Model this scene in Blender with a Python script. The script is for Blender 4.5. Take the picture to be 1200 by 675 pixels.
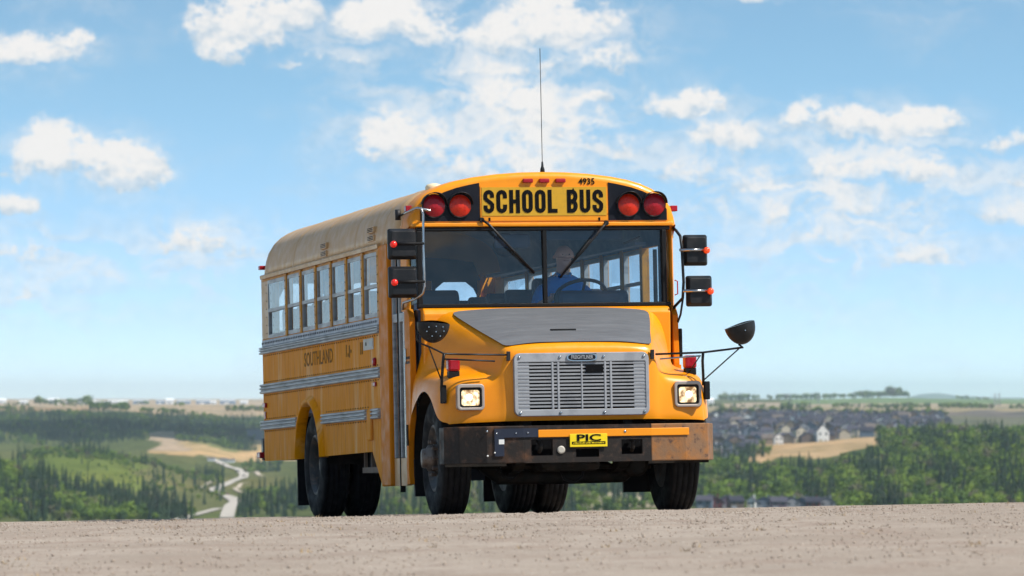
import bpy, bmesh, math, random
import numpy as np
from math import sin, cos, pi, radians, sqrt
from mathutils import Vector, Matrix, Quaternion

for o in list(bpy.data.objects):
    bpy.data.objects.remove(o)
scene = bpy.context.scene
COL = scene.collection
random.seed(7)
RNG = np.random.default_rng(11)

# ------------------------------------------------------------------ camera
FPX, HZ, CX, CAMZ = 5500.0, 468.0, 600.0, 0.987      # focal length in px of a 1200 px wide frame
cam_data = bpy.data.cameras.new('camera')
cam = bpy.data.objects.new('camera', cam_data)
COL.objects.link(cam)
cam.location = (0, 0, CAMZ)
cam.rotation_euler = (pi / 2, 0, 0)
cam_data.sensor_width = 36.0
cam_data.lens = FPX / 1200 * 36
cam_data.shift_y = (HZ - 337.5) / 1200
cam_data.clip_start = 0.1
cam_data.clip_end = 120000
cam_data.dof.use_dof = True
cam_data.dof.focus_distance = 40.5
cam_data.dof.aperture_fstop = 5.6
scene.camera = cam

# ------------------------------------------------------------------ sun, sky, exposure
SUN_A, SUN_E = radians(68), radians(51)               # azimuth to the right of straight-behind-camera, elevation
SUND = Vector((sin(SUN_A) * cos(SUN_E), -cos(SUN_A) * cos(SUN_E), sin(SUN_E)))
sl = bpy.data.lights.new('sun', 'SUN')
sl.energy = 4.8
sl.angle = radians(0.53)
sl.color = (1.0, 0.95, 0.87)
so = bpy.data.objects.new('sun', sl)
COL.objects.link(so)
so.rotation_euler = SUND.to_track_quat('Z', 'Y').to_euler()

class NT:
    """small helper to write node maths"""
    def __init__(self, nt):
        self.nt = nt
    def n(self, t, **kw):
        x = self.nt.nodes.new(t)
        for k, v in kw.items():
            setattr(x, k, v)
        return x
    def link(self, a, b):
        self.nt.links.new(a, b)
    def put(self, sock, v):
        if hasattr(v, 'is_output') or isinstance(v, bpy.types.NodeSocket):
            self.link(v, sock)
        else:
            sock.default_value = v
    def m(self, op, a, b=0.0, c=0.0, clamp=False):
        x = self.n('ShaderNodeMath', operation=op, use_clamp=clamp)
        for i, v in enumerate((a, b, c)):
            self.put(x.inputs[i], v)
        return x.outputs[0]
    def ramp(self, v, a, b, lo=0.0, hi=1.0, smooth=True):
        x = self.n('ShaderNodeMapRange')
        x.interpolation_type = 'SMOOTHSTEP' if smooth else 'LINEAR'
        for i, q in enumerate((v, a, b, lo, hi)):
            self.put(x.inputs[i], q)
        return x.outputs[0]
    def mix(self, f, a, b, mode='MIX'):
        x = self.n('ShaderNodeMix', data_type='RGBA', blend_type=mode)
        self.put(x.inputs[0], f)
        for i, v in ((6, a), (7, b)):
            self.put(x.inputs[i], v if not isinstance(v, tuple) or len(v) == 4 else (*v, 1))
        return x.outputs[2]
    def noise(self, vec, scale, detail=4, rough=0.55, dims='3D', dist=0.0):
        x = self.n('ShaderNodeTexNoise', noise_dimensions=dims)
        if vec is not None:
            self.link(vec, x.inputs['Vector'])
        x.inputs['Scale'].default_value = scale
        x.inputs['Detail'].default_value = detail
        x.inputs['Roughness'].default_value = rough
        x.inputs['Distortion'].default_value = dist
        return x.outputs[0]
    def xyz(self, x=0.0, y=0.0, z=0.0):
        q = self.n('ShaderNodeCombineXYZ')
        for i, v in enumerate((x, y, z)):
            self.put(q.inputs[i], v)
        return q.outputs[0]

world = bpy.data.worlds.new('World')
scene.world = world
world.use_nodes = True
world.node_tree.nodes.clear()
W = NT(world.node_tree)
tc = W.n('ShaderNodeTexCoord')
sp = W.n('ShaderNodeSeparateXYZ')
W.link(tc.outputs['Generated'], sp.inputs[0])
dx, dy, dz = sp.outputs
az = W.m('ARCTAN2', dx, dy)
el = W.m('ARCSINE', dz)
# the blue sky, its gradient near the horizon set by the clear prairie air
elu = W.m('ADD', W.m('MULTIPLY', W.m('MAXIMUM', el, 0.0), 3.7), 0.045)
elu = W.m('MINIMUM', elu, 1.5)
ce = W.m('COSINE', elu)
skv = W.xyz(W.m('MULTIPLY', W.m('SINE', az), ce), W.m('MULTIPLY', W.m('COSINE', az), ce), W.m('SINE', elu))
sky = W.n('ShaderNodeTexSky', sky_type='NISHITA')
sky.sun_disc = False
sky.sun_elevation = SUN_E
sky.sun_rotation = pi - SUN_A
sky.altitude = 1000
sky.air_density = 1.0
sky.dust_density = 0.3
sky.ozone_density = 1.0
W.link(skv, sky.inputs[0])
skyc = W.mix(1.0, sky.outputs[0], W.mix(W.ramp(el, 0.0, 0.075), (1.0, 1.03, 1.08, 1), (1.06, 1.25, 1.10, 1)), 'MULTIPLY')
# clouds: cumulus puffs placed over the horizon (azimuth, elevation in units of one photo pixel), drifting noise elsewhere
cu = W.m('MULTIPLY', az, FPX)
cv = W.m('MULTIPLY', el, FPX)
w1 = W.noise(W.xyz(cu, cv, 9.0), 0.013, 5, 0.6)
w2 = W.noise(W.xyz(cu, cv, 77.0), 0.017, 5, 0.6)
cu0, cv0 = cu, cv
cvec = W.xyz(cu, W.m('MULTIPLY', cv, 1.35), 0.0)
n1 = W.noise(cvec, 0.016, 7, 0.62, '2D')
n2 = W.noise(cvec, 0.005, 3, 0.5, '2D')
n3 = W.noise(cvec, 0.05, 4, 0.6, '2D')
PUFFS = [  # u, v, half width, half height, strength
    (35, 58, 68, 26, 1.0), (75, 45, 30, 18, .8), (275, 22, 66, 44, 1.0), (262, 60, 52, 15, .7), (340, 8, 50, 30, .8),
    (462, 16, 78, 36, 1.0), (500, 40, 40, 18, .7), (655, 22, 80, 36, 1.0), (585, 38, 55, 30, .75), (700, 68, 62, 20, .8),
    (380, 70, 75, 10, .5), (610, 78, 130, 12, .5),
    (62, 176, 66, 36, 1.0), (142, 188, 62, 32, 1.0), (20, 237, 32, 15, .8), (28, 296, 42, 18, .55), (35, 345, 40, 14, .4),
    (232, 277, 62, 21, .75), (285, 290, 40, 14, .5), (470, 158, 58, 40, .85), (520, 180, 50, 30, .6), (600, 112, 62, 30, .85),
    (640, 140, 80, 38, .65), (600, 190, 95, 34, .55), (705, 160, 52, 30, .8), (690, 112, 34, 18, .6),
    (812, 119, 66, 20, 1.0), (850, 156, 72, 22, .7), (800, 196, 70, 24, .5), (885, 205, 40, 22, .45),
    (1020, 145, 108, 22, 1.0), (940, 140, 36, 24, .8), (1085, 138, 48, 20, .9), (1000, 192, 80, 20, .65), (1062, 196, 46, 26, .7),
    (1180, 164, 34, 14, .7), (1190, 205, 40, 20, .5), (900, 240, 40, 26, .5), (960, 275, 60, 22, .4), (1080, 296, 70, 24, .45),
    (1165, 240, 60, 24, .4), (110, 325, 60, 20, .3), (860, 290, 50, 26, .3), (1150, 0, 60, 8, .3), (840, -4, 90, 8, .5), (95, 172, 40, 30, .8), (40, 196, 50, 20, .8),
]
VEILS = [(600, 150, 280, 110, .85), (560, 45, 290, 70, .75), (990, 225, 290, 130, .85), (840, 185, 150, 100, .6), (230, 295, 190, 70, .55), (60, 320, 150, 90, .55), (640, 330, 800, 90, .32), (90, 190, 160, 60, .4), (40, 60, 110, 50, .4)]
cu = W.m('ADD', cu, W.m('MULTIPLY', W.m('SUBTRACT', w1, 0.5), 110.0))
cv = W.m('ADD', cv, W.m('MULTIPLY', W.m('SUBTRACT', w2, 0.5), 60.0))
def blob(u, v, a, b, flat):
    qx = W.m('MULTIPLY', W.m('SUBTRACT', cu, u - CX), 1.0 / a)
    dv = W.m('SUBTRACT', cv, HZ - v)
    if flat:                                     # flat bases: the lower half falls off faster
        dv = W.m('ADD', dv, b * .35)
        qy = W.m('MAXIMUM', W.m('MULTIPLY', dv, 1.0 / (b * 1.35)), W.m('MULTIPLY', dv, -1.0 / (b * .55)))
    else:
        qy = W.m('MULTIPLY', dv, 1.0 / b)
    r2 = W.m('MULTIPLY_ADD', qx, qx, W.m('MULTIPLY', qy, qy))
    return W.m('SUBTRACT', 1.0, r2, clamp=True), W.m('MULTIPLY', dv, 1.0 / b)
field, shade, vfield = None, None, None
for (u, v, a, b, s) in PUFFS:
    g, qy = blob(u, v, a * 1.12, b * 1.15, True)
    g = W.m('MULTIPLY', g, s)
    field = g if field is None else W.m('MAXIMUM', field, g)
    sh = W.m('MULTIPLY', g, qy)
    shade = sh if shade is None else W.m('ADD', shade, sh)
for (u, v, a, b, s) in VEILS:
    g, qy = blob(u, v, a, b, False)
    g = W.m('MULTIPLY', g, s)
    vfield = g if vfield is None else W.m('MAXIMUM', vfield, g)
# away from the puffs the same broken cumulus goes on over the whole sky
far = W.ramp(n2, 0.52, 0.72, 0.0, 0.8)
side = W.m('SUBTRACT', 1.0, W.m('MULTIPLY', W.ramp(W.m('ABSOLUTE', cu0), 640, 900, 1, 0), W.ramp(cv0, 470, 620, 1, 0)))
field = W.m('MAXIMUM', field, W.m('MULTIPLY', far, W.m('MULTIPLY', side, W.ramp(dz, -0.02, 0.02))))
n4 = W.noise(cvec, 0.09, 5, 0.62, '2D')
rag = W.m('ADD', W.m('MULTIPLY', W.m('SUBTRACT', n1, 0.5), 3.4), W.m('MULTIPLY', W.m('SUBTRACT', n4, 0.5), 1.3))
dens = W.m('ADD', W.m('MULTIPLY', field, 1.25), rag)
dens = W.m('MULTIPLY', dens, W.ramp(field, 0.0, 0.4))
alpha = W.m('MULTIPLY', W.m('MULTIPLY', W.ramp(dens, 0.0, 0.95), W.ramp(field, 0.0, 0.6, 0.2, 1.0)), W.ramp(shade, -0.45, 0.05, 0.45, 1.0))
nv = W.noise(W.xyz(cu, W.m('MULTIPLY', cv, 2.2), 3.0), 0.012, 7, 0.6, '2D', 0.6)
thin = W.m('MULTIPLY', W.ramp(field, 0.0, 0.6), W.ramp(n1, 0.25, 0.7, 0.0, 0.5))
veil = W.m('MULTIPLY', vfield, W.ramp(nv, 0.34, 0.66, 0.10, 1.05))
allover = W.m('MULTIPLY', W.ramp(n2, 0.40, 0.70), W.ramp(nv, 0.3, 0.7, 0.02, 0.25))
alpha = W.m('SUBTRACT', 1.0, W.m('MULTIPLY', W.m('SUBTRACT', 1.0, W.m('MAXIMUM', alpha, thin)), W.m('SUBTRACT', 1.0, W.m('MAXIMUM', veil, allover))))
alpha = W.m('MINIMUM', alpha, 0.97)
lit = W.ramp(W.m('ADD', W.m('MULTIPLY', shade, 1.5), W.m('ADD', W.m('MULTIPLY', W.m('SUBTRACT', n3, 0.5), 2.2), W.m('ADD', W.m('MULTIPLY', dens, 0.22), W.m('MULTIPLY', veil, 0.75)))), -0.6, 0.85)
CL = 5.2
ccol = W.mix(lit, (0.52 * CL, 0.66 * CL, 0.79 * CL, 1), (1.0 * CL, 0.975 * CL, 0.95 * CL, 1))
skyf = W.mix(alpha, skyc, ccol)
bg = W.n('ShaderNodeBackground')
bg.inputs[1].default_value = 0.14
W.link(skyf, bg.inputs[0])
wo = W.n('ShaderNodeOutputWorld')
W.link(bg.outputs[0], wo.inputs[0])

scene.view_settings.view_transform = 'Standard'
scene.view_settings.look = 'None'
scene.view_settings.exposure = 0.35
scene.view_settings.gamma = 1.0
scene.view_settings.use_curve_mapping = False
scene.render.engine = 'CYCLES'
cy = scene.cycles
cy.use_denoising = True
cy.max_bounces = 10
cy.transparent_max_bounces = 16
cy.volume_bounces = 2
cy.caustics_reflective = False
cy.caustics_refractive = False
cy.sample_clamp_indirect = 6.0

# ------------------------------------------------------------------ materials
MATS = {}
def mat(name, col, rough=0.5, metal=0.0, coat=0.0, emit=None, estr=0.0, wear=None, bump=0.0, bscale=40.0, wscale=3.0,
        stretch=(1, 1, 1), spec=0.5, wlo=0.45, whi=0.7, wear2=None):
    m = bpy.data.materials.new(name)
    m.use_nodes = True
    nt = m.node_tree
    nt.nodes.clear()
    N = NT(nt)
    p = N.n('ShaderNodeBsdfPrincipled')
    out = N.n('ShaderNodeOutputMaterial')
    N.link(p.outputs[0], out.inputs[0])
    p.inputs['Roughness'].default_value = rough
    p.inputs['Metallic'].default_value = metal
    p.inputs['Coat Weight'].default_value = coat
    p.inputs['Coat Roughness'].default_value = 0.08
    p.inputs['Specular IOR Level'].default_value = spec
    tcn = N.n('ShaderNodeTexCoord')
    mp = N.n('ShaderNodeMapping')
    N.link(tcn.outputs['Object'], mp.inputs[0])
    mp.inputs['Scale'].default_value = stretch
    vec = mp.outputs[0]
    base = (*col, 1)
    if wear is not None:
        f = N.ramp(N.noise(vec, wscale, 6, 0.6), wlo, whi)
        base = N.mix(f, base, (*wear, 1))
    if wear2 is not None:
        f = N.ramp(N.noise(vec, wscale * 4.3, 5, 0.65), 0.52, 0.72)
        base = N.mix(f, base, (*wear2, 1))
    g = N.noise(vec, 1.7, 3)
    base = N.mix(0.35, base, N.mix(1.0, base, N.mix(g, (0.75, 0.75, 0.75, 1), (1.2, 1.2, 1.2, 1)), 'MULTIPLY'))
    N.link(base, p.inputs['Base Color'])
    rv = N.ramp(N.noise(vec, 9, 4), 0.3, 0.7, max(0.02, rough * 0.8), min(1, rough * 1.25))
    N.link(rv, p.inputs['Roughness'])
    if bump:
        b = N.n('ShaderNodeBump')
        b.inputs['Strength'].default_value = bump
        b.inputs['Distance'].default_value = 0.02
        N.link(N.noise(vec, bscale, 3), b.inputs['Height'])
        N.link(b.outputs[0], p.inputs['Normal'])
    if emit:
        p.inputs['Emission Color'].default_value = (*emit, 1)
        p.inputs['Emission Strength'].default_value = estr
    MATS[name] = m
    return m

def glass(name, tint, refl_rough=0.01, ior=1.5, dirt=0.05):
    m = bpy.data.materials.new(name)
    m.use_nodes = True
    nt = m.node_tree
    nt.nodes.clear()
    N = NT(nt)
    tr = N.n('ShaderNodeBsdfTransparent')
    tr.inputs[0].default_value = (*tint, 1)
    gl = N.n('ShaderNodeBsdfGlossy')
    gl.inputs['Roughness'].default_value = refl_rough
    df = N.n('ShaderNodeBsdfDiffuse')
    df.inputs[0].default_value = (0.35, 0.33, 0.3, 1)
    ge = N.n('ShaderNodeNewGeometry')
    dt = N.n('ShaderNodeVectorMath', operation='DOT_PRODUCT')
    N.link(ge.outputs['Incoming'], dt.inputs[0])
    N.link(ge.outputs['Normal'], dt.inputs[1])
    f0 = 2 * ((ior - 1) / (ior + 1)) ** 2            # two faces of a thin pane
    gr = N.m('POWER', N.m('SUBTRACT', 1.0, N.m('ABSOLUTE', dt.outputs['Value'])), 5.0)
    fres = N.m('ADD', f0, N.m('MULTIPLY', gr, 1.0 - f0), clamp=True)
    mx = N.n('ShaderNodeMixShader')
    N.link(fres, mx.inputs[0])
    N.link(tr.outputs[0], mx.inputs[1])
    N.link(gl.outputs[0], mx.inputs[2])
    mx2 = N.n('ShaderNodeMixShader')
    tcn = N.n('ShaderNodeTexCoord')
    N.link(N.m('MULTIPLY', N.ramp(N.noise(tcn.outputs['Object'], 4, 5), 0.35, 0.75), dirt), mx2.inputs[0])
    N.link(mx.outputs[0], mx2.inputs[1])
    N.link(df.outputs[0], mx2.inputs[2])
    out = N.n('ShaderNodeOutputMaterial')
    N.link(mx2.outputs[0], out.inputs[0])
    MATS[name] = m
    return m

Y_FRONT = (0.84, 0.285, 0.001)
mat('yellow', Y_FRONT, 0.36, coat=0.12, wear=(0.76, 0.245, 0.002), wscale=2.2, bump=0.05, bscale=5, spec=0.35)
mat('yellow_side', (0.74, 0.265, 0.001), 0.55, wear=(0.80, 0.52, 0.24), wscale=1.5, stretch=(3.4, 1, 0.30), wlo=0.49, whi=0.78,
    wear2=(0.52, 0.165, 0.001), bump=0.35, bscale=2.4, spec=0.04)
mat('tan_roof', (0.54, 0.335, 0.165), 0.42, wear=(0.57, 0.38, 0.215), wscale=1.6, bump=0.08, bscale=2.5, spec=0.15)
mat('post', (0.58, 0.26, 0.035), 0.5, spec=0.1, wear=(0.38, 0.19, 0.06), wscale=7)
mat('door_yellow', (0.62, 0.19, 0.004), 0.5, spec=0.1, wear=(0.5, 0.17, 0.01), wscale=3)
mat('rail', (0.40, 0.42, 0.43), 0.5, wear=(0.24, 0.25, 0.26), wscale=5, stretch=(0.6, 1, 3))
mat('rivet_strip', (0.36, 0.38, 0.42), 0.5, wear=(0.22, 0.24, 0.28), wscale=14)
mat('black_panel', (0.010, 0.011, 0.016), 0.45, wear=(0.016, 0.016, 0.022), wscale=4, spec=0.12)
mat('black_rubber', (0.008, 0.008, 0.009), 0.6, spec=0.2)
mat('black_plastic', (0.010, 0.0105, 0.012), 0.42, wear=(0.02, 0.02, 0.022), wscale=9, spec=0.3)
mat('tyre', (0.008, 0.008, 0.009), 0.75, wear=(0.025, 0.023, 0.02), wscale=5, wlo=0.5, whi=0.9, spec=0.2)
mat('rim', (0.035, 0.033, 0.032), 0.55, wear=(0.10, 0.07, 0.05), wscale=12)
mat('hub', (0.16, 0.13, 0.11), 0.5, metal=0.5, wear=(0.10, 0.06, 0.04), wscale=18)
mat('chassis', (0.010, 0.0095, 0.009), 0.7, wear=(0.028, 0.02, 0.015), wscale=6, spec=0.2)
mat('rust_bumper', (0.022, 0.018, 0.016), 0.55, wear=(0.14, 0.062, 0.028), wscale=3.0, wlo=0.47, whi=0.74, spec=0.2, wear2=(0.06, 0.038, 0.028), bump=0.15, bscale=30)
mat('rust_bright', (0.20, 0.115, 0.065), 0.6, wear=(0.32, 0.13, 0.035), wscale=4, spec=0.2, wear2=(0.08, 0.05, 0.04), bump=0.15, bscale=30)
mat('navy_steel', (0.014, 0.018, 0.035), 0.4)
mat('hood_grey', (0.125, 0.13, 0.14), 0.42, wear=(0.15, 0.155, 0.165), wscale=3, stretch=(5, 0.5, 1), wear2=(0.11, 0.113, 0.122))
mat('grille_metal', (0.33, 0.34, 0.36), 0.45, wear=(0.25, 0.26, 0.28), wscale=6)
mat('chrome', (0.42, 0.42, 0.43), 0.2, metal=1.0)
mat('red_lens', (0.34, 0.004, 0.012), 0.3, coat=0.1, spec=0.35)
mat('amber_lens', (0.62, 0.026, 0.006), 0.3, coat=0.1, spec=0.35, wear=(0.45, 0.015, 0.006), wscale=30)
mat('red_lamp', (0.6, 0.012, 0.006), 0.25, coat=0.2, emit=(1, 0.03, 0.01), estr=0.22)
mat('orange_lamp', (0.8, 0.06, 0.006), 0.2, coat=0.5, emit=(1, 0.08, 0.01), estr=0.3)
mat('sign_yellow', (0.58, 0.31, 0.006), 0.45, wear=(0.50, 0.28, 0.008), wscale=30)
mat('ink', (0.005, 0.005, 0.006), 0.7, spec=0.08)
mat('faded_ink', (0.20, 0.10, 0.025), 0.7, wear=(0.36, 0.17, 0.025), wscale=9, spec=0.05, wlo=0.42, whi=0.7)
mat('decal', (0.45, 0.42, 0.36), 0.5)
mat('plate_yellow', (0.85, 0.62, 0.0), 0.4)
mat('white_paint', (0.75, 0.75, 0.72), 0.4)
mat('headlight_core', (1, 1, 1), 0.1, emit=(1.0, 0.86, 0.58), estr=2.2)
mat('bezel', (0.40, 0.34, 0.30), 0.4, metal=0.3)
mat('interior', (0.09, 0.15, 0.25), 0.6)
mat('interior_dark', (0.022, 0.042, 0.08), 0.6)
mat('seat_vinyl', (0.014, 0.028, 0.055), 0.5)
mat('floor_rubber', (0.04, 0.04, 0.042), 0.7)
mat('skin', (0.72, 0.40, 0.30), 0.5)
mat('lip', (0.36, 0.13, 0.10), 0.5)
mat('shirt', (0.015, 0.25, 0.72), 0.8, wear=(0.012, 0.20, 0.62), wscale=8)
mat('trousers', (0.02, 0.022, 0.035), 0.8)
mat('beacon_cap', (0.8, 0.66, 0.42), 0.35)
mat('mud', (0.22, 0.17, 0.13), 0.8)
def lens_mat():
    m = bpy.data.materials.new('headlight_lens')
    m.use_nodes = True
    N = NT(m.node_tree)
    p = m.node_tree.nodes['Principled BSDF']
    tcn = N.n('ShaderNodeTexCoord')
    n_ = N.noise(tcn.outputs['Object'], 17, 3, .5)
    f = N.ramp(n_, .36, .62)
    N.link(N.mix(f, (.30, .20, .10, 1), (.85, .75, .55, 1)), p.inputs['Base Color'])
    N.link(N.mix(f, (.75, .33, .09, 1), (1.0, .80, .45, 1)), p.inputs['Emission Color'])
    N.link(N.ramp(n_, .36, .62, .25, 1.0), p.inputs['Emission Strength'])
    p.inputs['Roughness'].default_value = .15
    wv = N.n('ShaderNodeTexWave', wave_type='BANDS', bands_direction='Y')
    N.link(tcn.outputs['Object'], wv.inputs[0])
    wv.inputs['Scale'].default_value = 26
    b = N.n('ShaderNodeBump')
    b.inputs['Strength'].default_value = .6
    b.inputs['Distance'].default_value = .01
    N.link(wv.outputs[1], b.inputs['Height'])
    N.link(b.outputs[0], p.inputs['Normal'])
    MATS['headlight_lens'] = m
lens_mat()
glass('glass_front', (0.76, 0.89, 1.0), 0.01, 1.42, 0.035)
glass('glass_side', (0.84, 0.88, 0.90), 0.02, 1.55, 0.16)
glass('glass_quarter', (0.45, 0.68, 0.66), 0.02, 1.6, 0.15)

# ------------------------------------------------------------------ mesh helpers
class MB:
    def __init__(self):
        self.v, self.f, self.s, self.mi = [], [], [], []
    def add(self, vs, fs, smooth=False, mi=0):
        b = len(self.v)
        self.v += [tuple(q) for q in vs]
        for f in fs:
            self.f.append([b + i for i in f])
            self.s.append(smooth)
            self.mi.append(mi)
        return self
    def box(self, x0, x1, y0, y1, z0, z1, mi=0):
        x0, x1 = min(x0, x1), max(x0, x1)
        y0, y1 = min(y0, y1), max(y0, y1)
        z0, z1 = min(z0, z1), max(z0, z1)
        vs = [(x, y, z) for x in (x0, x1) for y in (y0, y1) for z in (z0, z1)]
        return self.add(vs, [(0, 1, 3, 2), (4, 6, 7, 5), (0, 4, 5, 1), (2, 3, 7, 6), (0, 2, 6, 4), (1, 5, 7, 3)], mi=mi)
    def prism(self, poly, axis, a, b, mi=0):
        """polygon in the two other axes, extruded along axis from a to b"""
        def pt(p, t):
            q = [p[0], p[1]]
            q.insert(axis, t)
            return tuple(q)
        n = len(poly)
        vs = [pt(p, a) for p in poly] + [pt(p, b) for p in poly]
        fs = [list(range(n))[::-1], list(range(n, 2 * n))]
        fs += [(i, (i + 1) % n, n + (i + 1) % n, n + i) for i in range(n)]
        return self.add(vs, fs, mi=mi)
    def tube(self, pts, r, n=8, mi=0, closed=False):
        pts = [Vector(p) for p in pts]
        m = len(pts)
        rs = r if isinstance(r, (list, tuple)) else [r] * m
        vs = []
        ref = None
        for i, p in enumerate(pts):
            if closed:
                t = pts[(i + 1) % m] - pts[i - 1]
            else:
                t = pts[min(i + 1, m - 1)] - pts[max(i - 1, 0)]
            t.normalize()
            if ref is None:
                ref = Vector((0, 0, 1)) if abs(t.z) < 0.9 else Vector((1, 0, 0))
            a = (ref - t * ref.dot(t)).normalized()
            ref = a
            b = t.cross(a)
            for k in range(n):
                ang = 2 * pi * k / n
                vs.append(p + (a * cos(ang) + b * sin(ang)) * rs[i])
        fs = []
        for i in range(m if closed else m - 1):
            j = (i + 1) % m
            for k in range(n):
                fs.append((i * n + k, i * n + (k + 1) % n, j * n + (k + 1) % n, j * n + k))
        self.add(vs, fs, True, mi)
        if not closed:
            b0 = len(self.v) - m * n
            self.f += [[b0 + k for k in range(n)][::-1], [b0 + (m - 1) * n + k for k in range(n)]]
            self.s += [False, False]
            self.mi += [mi, mi]
        return self
    def lathe(self, prof, c, axis=1, n=32, mi=0, smooth=True, cap=True):
        """profile (t along axis, radius) revolved round an axis through c"""
        vs = []
        for t, r in prof:
            for k in range(n):
                a = 2 * pi * k / n
                q = [cos(a) * r, sin(a) * r]
                q.insert(axis, t)
                vs.append((q[0] + c[0], q[1] + c[1], q[2] + c[2]))
        fs = []
        for i in range(len(prof) - 1):
            for k in range(n):
                fs.append((i * n + k, i * n + (k + 1) % n, (i + 1) * n + (k + 1) % n, (i + 1) * n + k))
        self.add(vs, fs, smooth, mi)
        if cap:
            b0 = len(self.v) - len(vs)
            self.f += [[b0 + k for k in range(n)][::-1], [b0 + (len(prof) - 1) * n + k for k in range(n)]]
            self.s += [False, False]
            self.mi += [mi, mi]
        return self
    def grid(self, rows, smooth=True, mi=0):
        nr, nc = len(rows), len(rows[0])
        vs = [p for r in rows for p in r]
        fs = [(i * nc + j, i * nc + j + 1, (i + 1) * nc + j + 1, (i + 1) * nc + j) for i in range(nr - 1) for j in range(nc - 1)]
        return self.add(vs, fs, smooth, mi)
    def mesh(self, name):
        me = bpy.data.meshes.new(name)
        me.from_pydata(self.v, [], self.f)
        me.polygons.foreach_set('use_smooth', self.s)
        me.polygons.foreach_set('material_index', self.mi)
        bm = bmesh.new()
        bm.from_mesh(me)
        bmesh.ops.recalc_face_normals(bm, faces=bm.faces)
        bm.to_mesh(me)
        bm.free()
        return me
    def build(self, name, m, parent=None, bevel=0.0, sub=0, solid=0.0):
        me = self.mesh(name)
        for q in (m if isinstance(m, (list, tuple)) else [m]):
            me.materials.append(MATS[q])
        return link(name, me, parent, bevel, sub, solid)

def link(name, me, parent=None, bevel=0.0, sub=0, solid=0.0):
    o = bpy.data.objects.new(name, me)
    COL.objects.link(o)
    if parent:
        o.parent = parent
    if solid:
        md = o.modifiers.new('solid', 'SOLIDIFY')
        md.thickness = solid
    if bevel:
        md = o.modifiers.new('bevel', 'BEVEL')
        md.width = bevel
        md.segments = 2
        md.limit_method = 'ANGLE'
    if sub:
        md = o.modifiers.new('sub', 'SUBSURF')
        md.levels = md.render_levels = sub
    return o

def empty(name, loc=(0, 0, 0)):
    o = bpy.data.objects.new(name, None)
    o.empty_display_size = 0.2
    o.location = loc
    COL.objects.link(o)
    return o

def tag(o, label, cat=None, group=None, kind=None):
    if label:
        o['label'] = label
    if cat:
        o['category'] = cat
    if group:
        o['group'] = group
    if kind:
        o['kind'] = kind
    return o

def copy_tree(o, parent=None):
    c = o.copy()
    COL.objects.link(c)
    c.parent = parent
    for ch in list(o.children):
        copy_tree(ch, c)
    return c

def text_mesh(s, h, depth=0.002, bold=0.0, xs=1.0, space=1.0):
    """flat lettering lying in XZ, facing +Y of its own frame: x across, z up, centred; returned as vertex and face lists"""
    cu_ = bpy.data.curves.new('lettering', 'FONT')
    cu_.body = s
    cu_.align_x = 'CENTER'
    cu_.align_y = 'CENTER'
    cu_.size = h / 0.72
    cu_.offset = bold * h
    cu_.extrude = depth / 2
    cu_.space_character = space
    cu_.resolution_u = 3
    ob = bpy.data.objects.new('lettering', cu_)
    COL.objects.link(ob)
    dg = bpy.context.evaluated_depsgraph_get()
    me = bpy.data.meshes.new_from_object(ob.evaluated_get(dg))
    vs = [(v.co.x * xs, v.co.y, v.co.z) for v in me.vertices]
    fs = [list(p.vertices) for p in me.polygons]
    bpy.data.objects.remove(ob)
    bpy.data.curves.remove(cu_)
    bpy.data.meshes.remove(me)
    return vs, fs

# ------------------------------------------------------------------ near ground: gravel crest
YAW, PIT, ROL = radians(13.7), radians(1.44), radians(0.85)
BF = Vector((sin(YAW) * cos(PIT), -cos(YAW) * cos(PIT), sin(PIT)))
BL = Vector((cos(YAW), sin(YAW), 0))
BU = BF.cross(BL)
BL = BL * cos(ROL) + BU * sin(ROL)
BU = BF.cross(BL)
BO = Vector((0.424, 40.2, 0.0))

def near_h(X, Y):
    """the gravel pad: plane under the bus, flattening towards the camera, falling away behind the bus"""
    X = np.asarray(X, float)
    Y = np.asarray(Y, float)
    sx, sy = -BU.x / BU.z, -BU.y / BU.z
    zp = sx * 12 * np.tanh((X - BO.x) / 12) + sy * (Y - BO.y)
    t = np.clip(38.2 - Y, 0, None)
    zp = zp + sy * (np.where(t < 16, t - t * t / 32 - t, 8 - t) * -1) * 1.0
    c = np.clip((39.0 - Y) / 3.0, 0, 1)
    zp = zp + .034 * c * c * (3 - 2 * c)
    t2 = np.clip(Y - 48, 0, None)
    zp = zp - 0.0012 * np.minimum(t2, 40) ** 2
    return zp

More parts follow.
